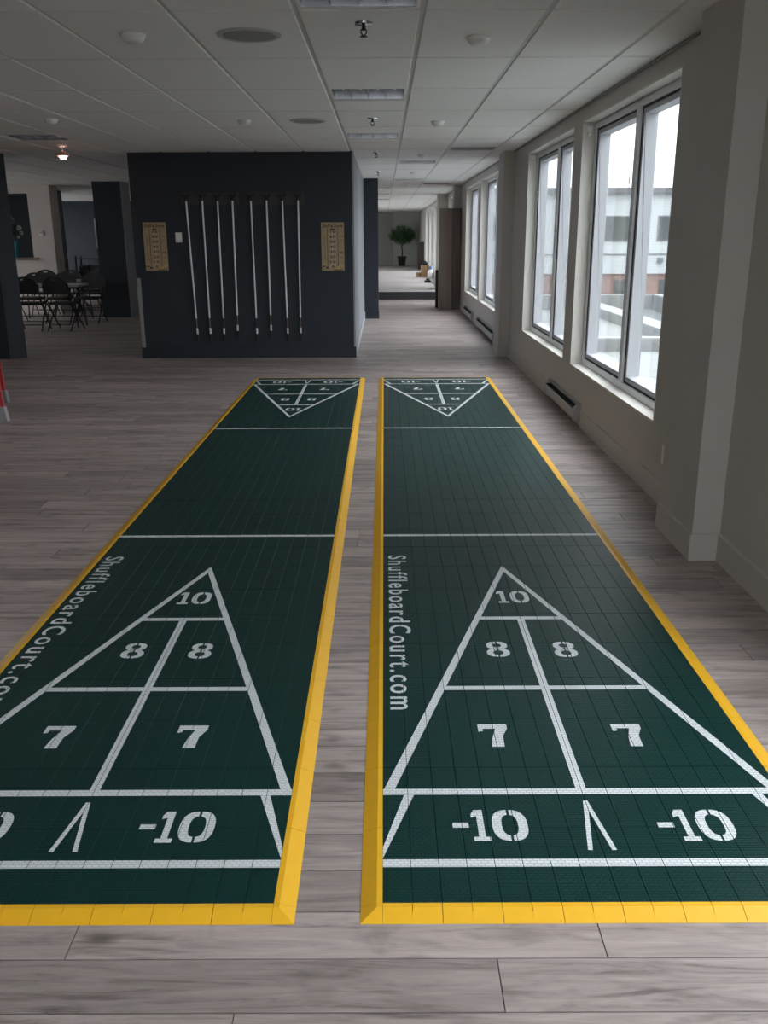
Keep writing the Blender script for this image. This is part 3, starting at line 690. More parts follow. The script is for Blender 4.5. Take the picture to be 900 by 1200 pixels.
def make_court(x0, label, dx):
    t = thing('shuffleboard_court', label, 'court', (x0, CY0, 0), group='shuffleboard courts')
    for r in range(ROWS):
        for c in range(8):
            piece('court_tile', tile_me, t, (c * 2 * UN, r * TL, 0))
        piece('edge_ramp', side_me, t, (0, r * TL, 0)); piece('edge_ramp', side_me, t, (CW, (r + 1) * TL, 0), PI)
    for c in range(8):
        piece('edge_ramp', end_me, t, (c * 2 * UN + 2 * UN, 0, 0), PI / 2); piece('edge_ramp', end_me, t, (c * 2 * UN, CLEN, 0), -PI / 2)
    piece('edge_corner', corner_me, t, (0, 0, 0)); piece('edge_corner', corner_me, t, (CW, 0, 0), PI / 2)
    piece('edge_corner', corner_me, t, (CW, CLEN, 0), PI); piece('edge_corner', corner_me, t, (0, CLEN, 0), -PI / 2)
    C = CW / 2
    for fl_ in (False, True):
        hl = LW / 2
        full = lambda y: [(0.0005, y - hl), (CW - .0005, y - hl), (CW - .0005, y + hl), (0.0005, y + hl)]
        paint('base_line', [full(Yb)], t, fl_); paint('scoring_line', [full(Y7)], t, fl_); paint('dead_line', [full(Yd)], t, fl_)
        def half_w(y): return C * (Ya - y) / (Ya - Y7)
        for s in (-1, 1):
            w2 = 0.0165
            A = (C, Ya); Bp = (C + s * (C - 0.016), Y7)
            ap = (C, Ya); hw = .0165
            paint('triangle_line', [[(C, Ya), (C, Ya - .080), (C + s * (C - .0255), Y7 - hl), (C + s * C * .999, Y7 - hl), (C + s * C * .999, Y7 + hl * .2)]], t, fl_)
            paint('corner_line', [[(C + s * (C - .060), Y7 - hl), (C + s * (C - .088), Y7 - hl), (C + s * C * .999, Yb + hl + .004), (C + s * C * .999, Yb + hl + .046)]], t, fl_)
        paint('cross_line', [bar((C - half_w(Y8) + .02, Y8), (C + half_w(Y8) - .02, Y8))], t, fl_)
        paint('cross_line', [bar((C - half_w(Y10) + .02, Y10), (C + half_w(Y10) - .02, Y10))], t, fl_)
        paint('centre_line', [bar((C, Y7 + hl), (C, Y10 - hl))], t, fl_)
        vy = CY0
        paint('separation_mark', [bar((C, 2.178 - vy), (C - .031, 1.967 - vy), .0125), bar((C, 2.178 - vy), (C + .031, 1.967 - vy), .0125)], t, fl_)
        def put(txt, x, y, spec):
            polys = []
            for ch, dxx, w_ in spec: polys += digit(ch, x + dxx, y, w_, 0.133)
            paint('figure_' + txt, polys, t, fl_)
        put('ten', C - .068, 3.602 - vy, (('1', 0, .048), ('0', .057, .082)))
        put('eight', .393, 3.082 - vy, (('8', 0, .087),)); put('eight', CW - .393 - .087, 3.078 - vy, (('8', 0, .087),))
        put('seven', .304, 2.460 - vy, (('7', 0, .093),)); put('seven', CW - .304 - .093, 2.460 - vy, (('7', 0, .093),))
        put('minus_ten', .187, 2.006 - vy, (('-', 0, .043), ('1', .052, .046), ('0', .106, .095)))
        put('minus_ten', CW - .187 - .206, 2.004 - vy, (('-', 0, .043), ('1', .052, .046), ('0', .106, .095)))
    # web address along the left edge, read looking towards the window wall
    tx = fit_text(SITE, 0, 4.205 - 2.69, 0, 0.088)
    runs = []                                            # one part for each letter
    for tri in sorted(tx, key=lambda q_: min(p[0] for p in q_)):
        lo, hi = min(p[0] for p in tri), max(p[0] for p in tri)
        if runs and lo < runs[-1][0] - 1e-5: runs[-1][0] = max(runs[-1][0], hi); runs[-1][1].append(tri)
        else: runs.append([hi, [tri]])
    for _, tris in runs:
        paint('letter', [[(0.024 + py, (4.207 - CY0) - px) for px, py in tri] for tri in tris], t)
    return t
make_court(-0.0102, 'dark green shuffleboard court with yellow edging, nearer the windows', 0)
make_court(-0.2672 - CW, 'dark green shuffleboard court with yellow edging, on the darker left side', 0)

# ------------------------------------------------------------------ on the navy wall
def text_part(name, txt, x0, x1, z0, z1, y, m, parent):
    mb = MB()
    for t_ in fit_text(text_polys(txt, .03), x0, x1, z0, z1): mb.face([(p[0], y, p[1]) for p in t_])
    return mb.build(name, m, parent)
INK = mat('dark_maroon_ink', (0.035, 0.012, 0.02), 0.6)
BOARD = wood_mat('tan_board', (0.36, 0.27, 0.15), (0.46, 0.36, 0.21), (8, 8, 40), 0.5)
TANL = mat('light_tan_panel', (0.50, 0.37, 0.25), 0.5)
def make_scoreboard(x0, z0, label):
    t = thing('score_board', label, 'scoreboard', (x0, BY, z0), group='wooden score boards')
    W_, Hh = 0.288, 0.588
    MB().box(0, W_, -0.014, -0.001, 0, Hh).build('board', BOARD, t, bevel=0.002)
    MB().box(W_ * .38, W_ * .62, -0.0148, -0.014, .025, Hh * .86).build('number_strip', TANL, t)
    text_part('title', 'Shuffle-Score', W_ * .07, W_ * .93, Hh * .895, Hh * .965, -0.0152, INK, t)
    MB().box(W_ * .40, W_ * .60, -0.0155, -0.0148, Hh * .845, Hh * .872).build('name_plate', INK, t)
    for i, n in enumerate(('0', '10', '20', '30', '40', '50', '60', '70')):
        z = Hh * (0.055 + i * 0.104); hw = .034 if len(n) == 2 else .016
        text_part('numeral', n, W_ / 2 - hw, W_ / 2 + hw, z, z + Hh * .058, -0.0156, INK, t)
    for x in (.27, .73):
        MB().box(W_ * x - .0035, W_ * x + .0035, -0.0145, -0.0139, Hh * .1, Hh * .87).build('slot', mat('slot_brown', (0.09, 0.06, 0.035), 0.7), t)
    MB().tube([(W_ * .15, -0.015, Hh * .25), (W_ * .15, -0.015, Hh * .72)], .0025, 6).tube([(W_ * .08, -0.015, Hh * .21), (W_ * .15, -0.015, Hh * .26), (W_ * .22, -0.015, Hh * .21)], .0022, 6).build('printed_cue', mat('slot_brown', (0.09, 0.06, 0.035)), t)
    MB().box(W_ * .20, W_ * .30, -0.026, -0.0146, Hh * .05, Hh * .085).build('black_marker', BLACK, t, bevel=0.002)
    MB().box(W_ * .04, W_ * .17, -0.017, -0.0141, Hh * .085, Hh * .105).build('black_marker', BLACK, t)
    MB().box(W_ * .69, W_ * .79, -0.026, -0.0146, Hh * .05, Hh * .085).build('yellow_marker', mat('marker_yellow', (0.8, 0.52, 0.03), 0.4), t, bevel=0.002)
    MB().box(W_ * .84, W_ * .95, -0.017, -0.0141, Hh * .085, Hh * .105).build('yellow_marker', mat('marker_yellow', (0.8, 0.52, 0.03), 0.4), t)
    MB().box(W_ * .52, W_ * .95, -0.0152, -0.0141, Hh * .012, Hh * .028).build('bottom_print', INK, t)
    for z0_, z1_ in ((.70, .72), (.62, .63), (.36, .40), (.27, .285)):
        MB().box(W_ * .80, W_ * .95, -0.0148, -0.0141, Hh * z0_, Hh * z1_).build('side_print', mat('faint_print', (0.22, 0.15, 0.08), 0.6), t)
    return t
make_scoreboard(-3.028, 1.105, 'tan wooden score board left of the cues, beside the light switch')
make_scoreboard(-0.791, 1.095, 'tan wooden score board right of the cues, near the wall corner')
sw = thing('light_switch', 'white rocker light switch on the navy wall beside the cues', 'light switch', (-2.586, BY, 1.51))
MB().box(-.042, .042, -.007, -.0005, -.06, .06).build('plate', WHITEP, sw, bevel=0.003)
MB().box(-.018, .018, -.011, -.007, -.034, .034).build('rocker', mat('bright_white_plastic', (.88, .88, .87), .35), sw, bevel=0.003)
rackm = {}
for i, (x0, x1, lb) in enumerate(((-2.527, -1.808, 'charcoal hanging board holding the left four cues'), (-1.726, -0.998, 'charcoal hanging board holding the right four cues'))):
    t = thing('cue_rack', lb, 'rack', (x0, BY, 1.893), group='cue racks')
    MB().box(0, x1 - x0, -.016, -.001, 0, .155).build('board', CHARCOAL, t, bevel=0.002)
    rackm[i] = t
CUES = [(-2.458, -2.418), (-2.257, -2.252), (-2.066, -2.075), (-1.881, -1.898), (-1.653, -1.649), (-1.458, -1.466), (-1.262, -1.250), (-1.066, -1.084)]
ords = ['leftmost', 'second', 'third', 'fourth', 'fifth', 'sixth', 'seventh', 'rightmost']
WRAP = mat('tan_grip_wrap', (0.16, 0.105, 0.075), 0.6); WRAPD = mat('dark_grip_wrap', (0.02, 0.022, 0.026), 0.5)
BAND = mat('white_band', (0.7, 0.7, 0.7), 0.4)
SHAFT = mat('silver_shaft', (0.74, 0.74, 0.75), 0.4, 0.35)
for i, (xa, xb) in enumerate(CUES):
    ztop = 1.985 + (0.004 if i % 2 else 0); drop = 0.035 if i in (3, 5) else 0.0
    dark = i in (2, 4)
    c = thing('shuffleboard_cue', '%s of the eight silver cues, hanging head up on the navy wall%s' % (ords[i], ', dark grip' if dark else ', tan grip'), 'cue', (xa, BY - .045, ztop), group='shuffleboard cues on the navy wall')
    dx = (xb - xa) / (1.978 - 0.22)
    def P(z): return (dx * (-z) if False else -dx * z, 0.012 * (-z) / 1.7, z)     # z negative downwards; foot leans to the wall
    def q(z): return (dx * -z, 0.012 * (-z) / 1.7, z)
    MB().tube([q(-.04), q(-1.475 + drop)], .0115, 10).build('shaft', SHAFT, c, smooth=True)
    MB().tube([q(-1.475 + drop), q(-1.60 + drop)], .0075, 8).build('grip', WRAPD if dark else WRAP, c, smooth=True)
    MB().tube([q(-1.60 + drop), q(-1.672 + drop)], .0135, 10).build('band', BAND, c, smooth=True)
    MB().tube([q(-1.672 + drop), q(-1.71 + drop), q(-1.775 + drop)], [.0125, .0125, .009], 10).build('tip', BLACK, c, smooth=True)
    # forked head: a crescent with a neck
    arc = []
    for k in range(9):
        a = PI + PI * k / 8; arc.append((.054 * math.cos(a), .055 + .045 * math.sin(a)))
    inn = [(.040 * math.cos(PI + PI * k / 8), .060 + .026 * math.sin(PI + PI * k / 8)) for k in range(9)][::-1]
    hd = MB()
    for k in range(8):
        o1, o2 = arc[k], arc[k + 1]; i1, i2 = inn[8 - k], inn[7 - k]
        hd.prism([(o1[0], o1[1] - .02), (o2[0], o2[1] - .02), (i2[0], i2[1] - .02), (i1[0], i1[1] - .02)], 'y', -.012, .012)
    hd.tube([(0, 0, -.045), (0, 0, .008)], [.013, .016], 10)
    hd.box(-.009, .009, .0, .028, -.01, .005)
    hd.build('head', BLACK, c)
struct('trim_3', MB().box(BX0 - .002, BX0 + .045, BY - .0025, BY, .125, 1.015).box(BX0 - .0025, BX0, BY, BY + .045, .125, 1.015), STEEL, 'steel corner guard on the left edge of the navy wall', 'corner guard')

# ------------------------------------------------------------------ heaters, outlet, sensor on the window wall
def make_heater(y0, y1, label):
    L = y1 - y0
    t = thing('baseboard_heater', label, 'heater', (WX, y0, 0.05), group='electric baseboard heaters')
    x = -0.001
    MB().prism([(x - .006, 0), (x, 0), (x, .137), (x - .030, .137), (x - .030, .131), (x - .006, .120)], 'y', .02, L - .02).build('back_panel', HEATER, t)
    MB().prism([(x - .058, .012), (x - .052, .008), (x - .052, .088), (x - .056, .093), (x - .060, .086)], 'y', .02, L - .02).build('front_panel', HEATER, t)
    MB().box(x - .05, x - .008, .03, L - .03, .03, .10).build('element', DARKSLOT, t)
    for a, b in ((0, .055), (L - .055, L)):
        MB().prism([(x - .061, 0), (x, 0), (x, .138), (x - .032, .138), (x - .061, .095)], 'y', a, b).build('end_cap', HEATER, t, bevel=.002)
make_heater(7.38, 8.81, 'grey baseboard heater under the nearest windows')
make_heater(13.27, 15.76, 'grey baseboard heater just beyond the middle pier')
make_heater(16.69, 18.36, 'grey baseboard heater nearest the wooden cabinet')
ou = thing('wall_outlet', 'white power outlet low on the window wall by the near pier', 'outlet', (WX, 5.118, .30))
MB().box(-.006, -.0005, -.035, .035, -.056, .056).build('plate', WHITEP, ou, bevel=.002)
MB().box(-.008, -.006, -.016, .016, .006, .036).build('socket', WHITEP, ou); MB().box(-.008, -.006, -.016, .016, -.036, -.006).build('socket', WHITEP, ou)
for i, (y, lb) in enumerate(((7.93, 'small white sensor in the top corner of the largest window'), (10.81, 'small white sensor in the top corner of the second window'))):
    t = thing('window_sensor', lb, 'sensor', (WX + .05, y - .012, 2.32), group='small white window sensors')
    MB().box(-.022, .022, -.022, -.0005, -.0, .045).build('housing', WHITEP, t, bevel=.005)
    MB().lathe([(.014, 0), (.016, .01), (.010, .024), (.001, .027)], (0, -.014, -.030), 12).build('lens', WHITEP, t, smooth=True)

# ------------------------------------------------------------------ platform room
pf = struct('floor_platform', MB().box(-3.14, WX - .001, 23.03, 43.39, 0.001, .185), mat('taupe_carpet', (0.40, 0.36, 0.35), 0.95, noise=(2.0, .10), bump=(200, .002)), 'raised platform with pale taupe carpet beyond the corridor', 'platform')
struct('trim_4', MB().box(-3.14, WX - .3, 23.0, 23.029, 0.001, .183), mat('black_riser', (0.035, 0.037, 0.042), 0.6), 'black riser along the front of the platform', 'riser')
WD = wood_mat('grey_brown_laminate', (0.18, 0.138, 0.110), (0.32, 0.25, 0.20), (14, 14, 1.2), .5)
WD2 = wood_mat('dark_brown_laminate', (0.10, 0.078, 0.064), (0.17, 0.135, 0.112), (14, 14, 1.2), .5)
cb = thing('tall_cabinet', 'tall grey-brown wooden cabinet standing against the window wall', 'cabinet', (1.16, 19.75, 0))
MB().box(0.005, .452, .022, .35, 0.0, 2.05).build('body', WD2, cb, bevel=.002)
MB().box(0, .262, 0, .021, 0.0, 2.055).build('door', WD, cb, bevel=.002)
MB().box(.266, .452, .008, .021, 0.0, 2.055).build('filler_panel', WD2, cb, bevel=.002)
bs = thing('floor_speaker', 'black box speaker peeping out behind the wooden cabinet', 'speaker', (1.17, 20.35, 0))
MB().box(-.05, .25, -.14, .12, 0.0, .80).build('body', BLACK, bs, bevel=.006)
MB().box(-.03, .23, -.146, -.14, .05, .75).build('grille', CHARCOAL, bs)
struct('wall_low', MB().box(1.38, WX - .002, 37.9, 39.3, .186, 1.25), mat('dark_brown_panel', (0.07, 0.058, 0.05), .6), 'low dark brown partition at the far right of the platform', 'partition')
# fig tree
ft = thing('potted_fig_tree', 'round-crowned green fig tree in a dark pot by the end wall', 'potted tree', (.81, 42.5, .186))
MB().lathe([(.13, 0), (.15, .02), (.19, .36), (.21, .38), (.21, .43), (.185, .43), (.18, .38), (.001, .37)], n=24).build('pot', mat('dark_pot', (.035, .026, .024), .5), ft, smooth=True)
trk = MB(); trk.tube([(0, 0, .36), (.02, 0, .6), (-.02, .01, .85), (.01, 0, 1.1)], [.03, .026, .024, .02], 8)
for k in range(9):
    a = k * 2.4; trk.tube([(0, 0, .85 + .03 * k), (.2 * math.cos(a), .2 * math.sin(a), 1.05 + .05 * k), (.42 * math.cos(a), .42 * math.sin(a), 1.15 + .06 * k)], [.012, .009, .004], 6)
trk.build('trunk', mat('brown_bark', (.08, .055, .04), .8), ft, smooth=True)
LEAF = mat('fig_leaf', (.050, .125, .045), .45, noise=(9, .5))
lv = MB()
cl = []
while len(cl) < 70:
    x, y, z = (random.uniform(-1, 1) for _ in range(3))
    if x * x + y * y + z * z < 1: cl.append((x * .54, y * .46, 1.36 + z * .33))
for k in range(4200):
    c = random.choice(cl); r_ = random.uniform(0, .17)
    d = Vector((random.gauss(0, 1), random.gauss(0, 1), random.gauss(0, 1))).normalized()
    p = Vector(c) + d * r_
    if p.x < -.62 or p.x > .64 or p.z > 1.82 or p.z < .92 or abs(p.y) > .62: continue
    a = Vector((random.gauss(0, 1), random.gauss(0, 1), random.gauss(-.6, .6))).normalized(); b = a.cross(d).normalized() if abs(a.dot(d)) < .99 else a.orthogonal()
    L_ = random.uniform(.05, .085); n_ = a.cross(b) * .01
    lv.face([p, p + a * L_ * .5 + b * L_ * .28 + n_, p + a * L_, p + a * L_ * .5 - b * L_ * .28 + n_])
lvo = lv.build('foliage', LEAF, ft); lvo['kind'] = 'stuff'
CARD = mat('cardboard', (.36, .22, .12), .85)
def carton(name, label, loc, sx_, sy_, sz_, rz=0):
    t = thing(name, label, 'box', loc, rz, group='cardboard boxes on the platform')
    MB().box(-sx_ / 2, sx_ / 2, -sy_ / 2, sy_ / 2, 0, sz_).build('body', CARD, t, bevel=.004)
    MB().box(-.025, .025, -sy_ / 2 - .001, sy_ / 2 + .001, sz_ * .6, sz_ + .0015).build('tape', mat('packing_tape', (.42, .29, .17), .4), t)
    return t
carton('cardboard_box', 'larger cardboard box standing on the carpeted platform by the windows', (1.36, 31.1, .186), .24, .3, .38, .1)
carton('cardboard_box', 'small cardboard box left of the larger box on the platform', (1.15, 31.25, .186), .14, .2, .15, .05)
bg_ = MB().lathe([(.07, 0), (.09, .03), (.085, .07), (.05, .10), (.03, .13), (.001, .15)], n=14).build('cloth_bundle', mat('dark_grey_cloth', (.03, .035, .035), .9), None, smooth=True, label='dark cloth bundle lying on top of the larger cardboard box', cat='bundle'); bg_.location = (1.36, 31.1, .568)
b2 = thing('plastic_bag', 'blue and white plastic bag beside the boxes, under the platform window', 'bag', (1.50, 30.1, .186))
MB().lathe([(.09, 0), (.11, .06), (.10, .2), (.06, .28), (.001, .30)], n=12).build('body', WHITEP, b2, smooth=True)
MB().lathe([(.05, .24), (.055, .28), (.05, .35), (.03, .38), (.001, .385)], n=12).build('top', mat('bag_blue', (.05, .13, .30), .5), b2, smooth=True)
pw = thing('power_adapter', 'small black power adapter with trailing cable on the platform carpet', 'adapter', (1.28, 27.4, .186))
MB().box(-.10, .09, -.08, .08, 0, .07).box(-.05, .05, -.05, .05, .07, .12).build('body', BLACK, pw, bevel=.012)
MB().tube([(.08, 0, .012), (.14, -.9, .010), (.10, -2.0, .010), (.12, -2.9, .010)], .009, 6).build('cable', BLACK, pw, smooth=True)

# ------------------------------------------------------------------ dining corner on the left
def make_chair():
    t = thing('folding_chair', '', 'chair', group='black folding chairs')
    # faces +y: back at y=-0.2
    sh = [(-.20, -.17), (.20, -.17), (.215, .12), (.17, .20), (-.17, .20), (-.215, .12)]
    MB().prism(sh, 'z', .43, .475).build('seat', VINYLBLK, t, bevel=.012)
    pts = [(-.20, .62), (.20, .62), (.215, .74)] + [(.215 * math.cos(a), .74 + .16 * math.sin(a)) for a in [PI * k / 10 for k in range(1, 10)]] + [(-.215, .74)]
    bk_ = MB()
    def by(z): return -.20 - (z - .5) * .16
    # backrest as a band of pieces around a hand slot
    slot = [(-.05, .835), (.05, .835), (.035, .868), (-.035, .868)]
    n = len(pts)
    angs = [math.atan2(p[1] - .85, p[0]) for p in slot]
    def hole(p):
        a = math.atan2(p[1] - .85, p[0]); return (.048 * math.cos(a), .85 + .017 * math.sin(a))
    for k in range(n):
        p, q_ = pts[k], pts[(k + 1) % n]; i1, i2 = hole(p), hole(q_)
        bk_.loft([[(p[0], by(p[1]) - .012, p[1]), (q_[0], by(q_[1]) - .012, q_[1]), (i2[0], by(i2[1]) - .012, i2[1]), (i1[0], by(i1[1]) - .012, i1[1])],
                  [(p[0], by(p[1]) + .012, p[1]), (q_[0], by(q_[1]) + .012, q_[1]), (i2[0], by(i2[1]) + .012, i2[1]), (i1[0], by(i1[1]) + .012, i1[1])]])
    bk_.build('backrest', VINYLBLK, t)
    for s in (-1, 1):
        MB().tube([(s * .222, by(.78), .78), (s * .222, by(.5), .5), (s * .222, .23, .012)], .011, 8).build('leg', BLACKM, t, smooth=True)
        MB().tube([(s * .205, .14, .44), (s * .205, -.24, .012)], .011, 8).build('leg', BLACKM, t, smooth=True)
    MB().tube([(-.222, .17, .14), (.222, .17, .14)], .008, 6).build('stretcher', BLACKM, t)
    MB().tube([(-.205, -.16, .11), (.205, -.16, .11)], .008, 6).build('stretcher', BLACKM, t)
    return t
ch0 = make_chair()
chairs = [(-6.45, 17.0, PI, 'black folding chair across the near table, half hidden by the left wall end'), (-5.95, 15.62, .05, 'black folding chair nearest the left wall end, back to the camera'),
          (-5.92, 16.98, PI - .05, 'black folding chair across the near table, facing the camera'), (-6.78, 18.55, PI + .1, 'black folding chair in front of the beige column, far row'),
          (-5.42, 15.68, -.15, 'nearest black folding chair, turned slightly, with its legs in full view'), (-6.28, 18.5, PI, 'black folding chair right of the beige column, far row'),
          (-5.40, 17.02, PI - .1, 'black folding chair in the middle row, right end of the near table'), (-6.12, 19.35, .2, 'black folding chair behind the far row, left of the navy pillar'),
          (-5.76, 18.5, PI - .1, 'black folding chair tucked against the navy pillar'), (-6.95, 20.9, PI / 2, 'black folding chair farthest back, beside the dark rack')]
for i, (x, y, rz, lb) in enumerate(chairs):
    o = ch0 if i == 0 else copy_tree(ch0)
    o.location = (x, y, 0); o.rotation_euler = (0, 0, rz); o['label'] = lb
GREYTOP = mat('grey_table_top', (.42, .40, .39), .4)
for i, (x0, x1, y0, y1, lb) in enumerate(((-6.75, -5.25, 15.98, 16.56, 'grey-topped folding table among the nearer chairs'), (-7.0, -5.6, 17.5, 18.06, 'grey-topped folding table among the farther chairs'))):
    t = thing('folding_table', lb, 'table', ((x0 + x1) / 2, (y0 + y1) / 2, 0), group='grey folding tables')
    a, b = (x1 - x0) / 2, (y1 - y0) / 2
    MB().box(-a, a, -b, b, .70, .735).build('tabletop', GREYTOP, t, bevel=.006)
    for sx_ in (-1, 1):
        for sy_ in (-1, 1): MB().tube([(sx_ * (a - .12), sy_ * (b - .08), .70), (sx_ * (a - .08), sy_ * (b - .05), .0)], .014, 8).build('leg', BLACKM, t, smooth=True)
rk = thing('metal_rack', 'dark open metal rack with grey boxes behind the chairs', 'rack', (-7.05, 22.6, 0))
for sx_ in (-.3, .3):
    for sy_ in (-.2, .2): MB().box(sx_ - .015, sx_ + .015, sy_ - .015, sy_ + .015, 0, 1.08).build('post', BLACKM, rk)
for z in (.3, .65, 1.0): MB().box(-.31, .31, -.21, .21, z, z + .02).build('shelf', BLACKM, rk)
for k, (x, z, m_) in enumerate(((-.16, .671, 'grey_box'), (.12, .671, 'grey_box'), (-.1, .321, 'grey_box'))):
    o = MB().box(-.1, .1, -.12, .12, 0, .2).build('storage_box', mat(m_, (.16, .16, .17), .6), None, bevel=.004, label=['grey storage box on the left of the rack shelf', 'grey storage box on the right of the rack shelf', 'grey storage box on the lowest rack shelf'][k], cat='box', group='boxes on the dark rack'); o.location = (-7.05 + x, 22.6, z)
# vase with flowers on the hatch sill
vs = thing('vase_of_flowers', 'teal vase with dark and white flowers on the hatch sill', 'vase', (-7.50, BGY + .06, 1.121))
MB().lathe([(.045, 0), (.06, .02), (.075, .16), (.065, .26), (.035, .30), (.042, .33), (.034, .33), (.028, .30), (.001, .29)], n=20).build('vase', mat('teal_glaze', (.02, .13, .17), .25), vs, smooth=True)
st = MB()
for k in range(8):
    a = k * .8; st.tube([(0, 0, .3), (.06 * math.cos(a), .06 * math.sin(a), .45), (.13 * math.cos(a), .1 * math.sin(a), .58 + .02 * k)], .004, 5)
st.build('stem', mat('dark_stem', (.02, .03, .02), .7), vs)
fm = [mat('dark_petal', (.02, .05, .06), .7), mat('white_petal', (.55, .55, .52), .7), mat('grey_petal', (.14, .18, .19), .7)]
for k, (x, y, z, r_, m_) in enumerate(((-.06, 0, .50, .08, 0), (.02, .03, .46, .07, 0), (.10, -.02, .58, .06, 1), (.13, 0, .48, .045, 1), (-.03, .02, .72, .06, 2), (-.10, 0, .62, .06, 0), (.06, 0, .40, .04, 1), (-.06, -.02, .80, .045, 2), (.0, 0, .60, .07, 0))):
    f_ = MB()
    for j in range(26):
        d = Vector((random.gauss(0, 1), random.gauss(0, 1), random.gauss(0, 1))).normalized(); o_ = d.orthogonal().normalized() * r_ * .35; p = Vector((x, y, z)); u_ = d.cross(o_)
        f_.face([p + d * r_ * .3, p + d * r_ * .75 + o_, p + d * r_, p + d * r_ * .75 - o_]).face([p + d * r_ * .3, p + d * r_ * .75 + u_, p + d * r_, p + d * r_ * .75 - u_])
    f_.build('flower', fm[m_], vs)
th = thing('thermostat', 'small white thermostat on the beige column', 'thermostat', (-6.93, BGY - .02, 1.59))
MB().box(-.045, .045, -.03, -.0005, -.05, .05).build('body', WHITEP, th, bevel=.004); MB().box(-.03, .03, -.032, -.03, .0, .035).build('display', mat('grey_lcd', (.4, .42, .4), .3), th)
struct('trim_5', MB().box(-6.70, -6.687, BGY - .025, BGY + .03, .12, 1.1), STEEL, 'steel corner guard on the beige column', 'corner guard')
struct('trim_6', MB().box(-5.535, -5.505, 18.155, 18.169, 1.3, 1.85), ALU, 'bright metal strip on the edge of the navy pillar', 'metal strip')
# small warm pendant
pl = thing('pendant_lamp', 'small glowing warm pendant lamp under the dim left ceiling', 'lamp', (-3.80 * CS, 11.5 * CS, H))
MB().lathe([(.05, 0), (.05, -.02), (.02, -.03), (.001, -.03)], n=16).build('canopy', WHITEP, pl, smooth=True)
MB().tube([(0, 0, -.03), (0, 0, -.08)], .006, 6).build('stem', STEEL, pl)
MB().lathe([(.02, -.075), (.055, -.10), (.062, -.125)], n=18, cap=False).build('shade', mat('pink_shade', (.5, .3, .25), .5), pl, smooth=True)
MB().lathe([(.001, -.095), (.035, -.105), (.042, -.13), (.03, -.152), (.001, -.16)], n=18).build('bulb', mat('warm_bulb', (1, .8, .7), .4, emis=((1.0, .56, .40), 9.0)), pl, smooth=True)
# red step ladder at the left edge: only its right-hand feet reach into the picture
ld = thing('step_ladder', 'red step ladder with grey feet at the left edge of the photo', 'ladder', (-3.635, 8.2, 0))
RED = mat('red_fibreglass', (.50, .05, .05), .45); LGREY = mat('ladder_grey', (.42, .42, .43), .4, .5)
F = {('f', 1): (.335, -.47), ('f', -1): (-.27, -.40), ('r', 1): (-.03 + .0, .46), ('r', -1): (-.55, .50)}
for (k, s), (x, y) in F.items():
    top = (-.12 + s * .15, .0 + (-.06 if k == 'f' else .06), 1.75)
    a, b = Vector((x, y, .0)), Vector(top); d = (b - a)
    p1 = a + d * (.09 / 1.75)
    MB().loft([[(p.x + ex, p.y + ey, p.z) for ex, ey in ((-.03, -.014), (.03, -.014), (.03, .014), (-.03, .014))] for p in (p1, b)]).build('rail', RED, ld)
    MB().loft([[(p.x + ex * w_, p.y + ey * w_, p.z) for ex, ey in ((-.036, -.026), (.036, -.026), (.036, .026), (-.036, .026))] for p, w_ in ((a, 1.25), (a + d * .02, 1.2), (a + d * .07, 1.0))]).build('foot', LGREY, ld)
fa, fb = Vector((.335, -.47, 0)), Vector((-.27, -.40, 0)); ta, tb = Vector((.03, -.06, 1.75)), Vector((-.27, -.06, 1.75))
for k in range(1, 6):
    u_ = k / 6; p = fa.lerp(ta, u_); q_ = fb.lerp(tb, u_)
    MB().box(q_.x, p.x, p.y - .04, p.y + .04, p.z - .012, p.z + .012).build('step', LGREY, ld)
MB().box(-.32, .08, -.12, .12, 1.74, 1.79).build('top_cap', RED, ld, bevel=.01)

# ------------------------------------------------------------------ outside
SIDING = stripes_mat('white_lap_siding', (.27, .285, .29), (.37, .39, .395), 2, .13, .14)
ROOFM = mat('grey_roof_membrane', (.17, .178, .178), .9, noise=(.35, .18))
ROOFD = mat('dark_roof_patch', (.075, .08, .085), .9, noise=(.5, .2))
FLASH = mat('pale_flashing', (.23, .24, .24), .6)
MB().box(WX + .3, 90, -30, 46, -1.95, -1.8).build('flat_roof', ROOFM, None, label='flat grey roof stretching below the windows outside', cat='roof')
MB().box(-60, -3.6, 28.6, 46, -1.95, -1.8).build('flat_roof', ROOFM, None, label='flat grey roof outside the left side of the platform room', cat='roof')
MB().box(-60, 60, -40, BACK_Y - .3, -1.95, -1.8).build('flat_roof', ROOFM, None, label='flat grey roof outside the end windows behind the camera', cat='roof')
for i, (x0, x1, y0, y1, z, lb) in enumerate(((2.2, 8.88, 27.0, 27.4, -1.40, 'near low roof parapet running across outside the windows'), (8.9, 9.65, 27.0, 42.4, -1.40, 'wide pale roof parapet running away towards the building outside'),
        (2.2, 12.28, 42.5, 42.9, -1.12, 'far low roof parapet at the foot of the brick wall outside'), (12.3, 12.95, 30.0, 42.9, -1.12, 'narrow pale roof parapet farther right outside'))):
    t = thing('roof_parapet', lb, 'parapet', ((x0 + x1) / 2, (y0 + y1) / 2, -1.8), group='low roof parapets outside')
    a, b = (x1 - x0) / 2, (y1 - y0) / 2; z += 1.8
    MB().box(-a, a, -b, b, 0, z - .05).build('kerb', mat('kerb_grey', (.15, .155, .155), .8), t); MB().box(-a, a, -b, b, z - .05, z).build('capping', FLASH, t)
MB().box(9.7, 12.25, 27.5, 42.3, -1.799, -1.77).build('roof_patch', ROOFD, None, label='dark sunken strip of roof between the two long parapets outside', cat='roof patch')
nb = thing('neighbour_building', 'white sided building with grey parapet and brick base outside the windows', 'building', (0, 45, -1.79))
ZB = 1.79
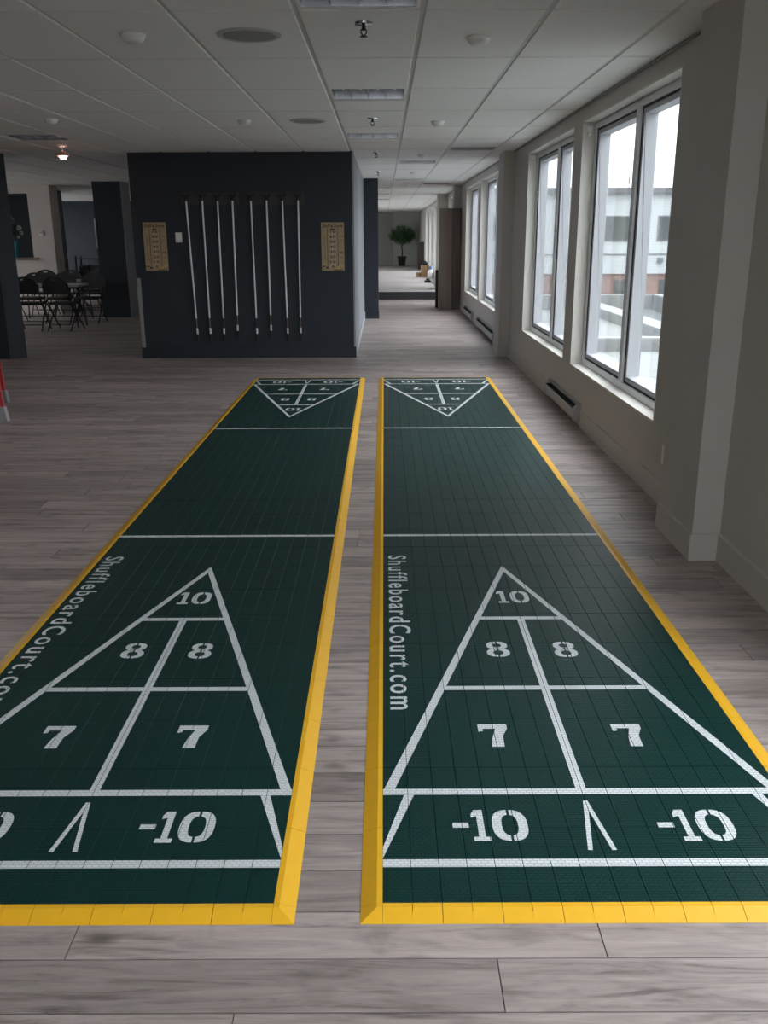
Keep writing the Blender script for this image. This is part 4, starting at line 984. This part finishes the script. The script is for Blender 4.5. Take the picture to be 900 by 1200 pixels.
MB().box(-2, 60, 0, 12, -.30 + ZB, 3.34 + ZB).build('siding', SIDING, nb)
MB().box(-2.2, 60.2, -.25, 12.2, 3.34 + ZB, 3.60 + ZB).build('parapet', mat('grey_parapet', (.085, .088, .092), .6), nb)
MB().box(-2, 60, .12, 12, 0, -.30 + ZB).build('brick_base', brick_mat(), nb)
MB().box(-2.02, 60.02, -.04, -.002, .575 + ZB, .625 + ZB).build('trim_band', mat('grey_band', (.10, .105, .11), .6), nb)
WGL = mat('dark_window_glass', (.035, .042, .043), .3); WFR = mat('grey_window_frame', (.11, .115, .12), .5)
for x0, x1 in ((4.3, 6.4), (9.7, 11.86), (12.97, 15.0), (17.5, 19.6), (22, 24.1)):
    f = MB().box(x0, x1, -.05, -.001, 1.20 + ZB, 1.26 + ZB).box(x0, x1, -.05, -.001, 2.29 + ZB, 2.35 + ZB).box(x0, x0 + .06, -.05, -.001, 1.26 + ZB, 2.29 + ZB).box(x1 - .06, x1, -.05, -.001, 1.26 + ZB, 2.29 + ZB).build('window', WFR, nb)
    MB().box(x0 + .06, x1 - .06, -.02, -.001, 1.26 + ZB, 2.29 + ZB).build('pane', WGL, f)
for x0, x1 in ((11.1, 11.75), (13.3, 14.2)):
    MB().box(x0, x1, .09, .119, .02, .58 + ZB - 1.2 + .02).build('door', WGL, nb)
MB().box(13.08, 13.32, -.2, -.002, .22 + ZB, .44 + ZB).build('wall_lamp', WFR, nb)
rv = thing('roof_vent', 'white domed vent on the roof of the building outside', 'vent', (11.0, 46.5, 3.6))
MB().lathe([(.35, 0), (.35, .06), (.28, .08), (.28, .22)], n=16).build('base', WHITEP, rv); MB().lathe([(.36, .22), (.34, .30), (.2, .42), (.001, .45)], n=16).build('hood', WHITEP, rv, smooth=True)
sk = thing('striped_mast', 'thin red and white striped mast beyond the roof outside', 'mast', (30.6, 120, -20))
SKM = stripes_mat('red_white_bands', (.62, .04, .04), (.5, .5, .5), 2, 1.25, .58)
MB().tube([(0, 0, 0), (0, 0, 28.4)], 0.10, 10).build('pole', SKM, sk); MB().tube([(0, 0, 28.4), (0, 0, 28.7)], .06, 8).build('tip', mat('mast_tip', (.6, .05, .05), .5), sk)
MB().box(-60, 200, -60, 200, -21, -20).build('ground', mat('grey_ground', (.25, .26, .25), .9), None, label='grey ground far below the building outside', cat='ground', kind='structure')
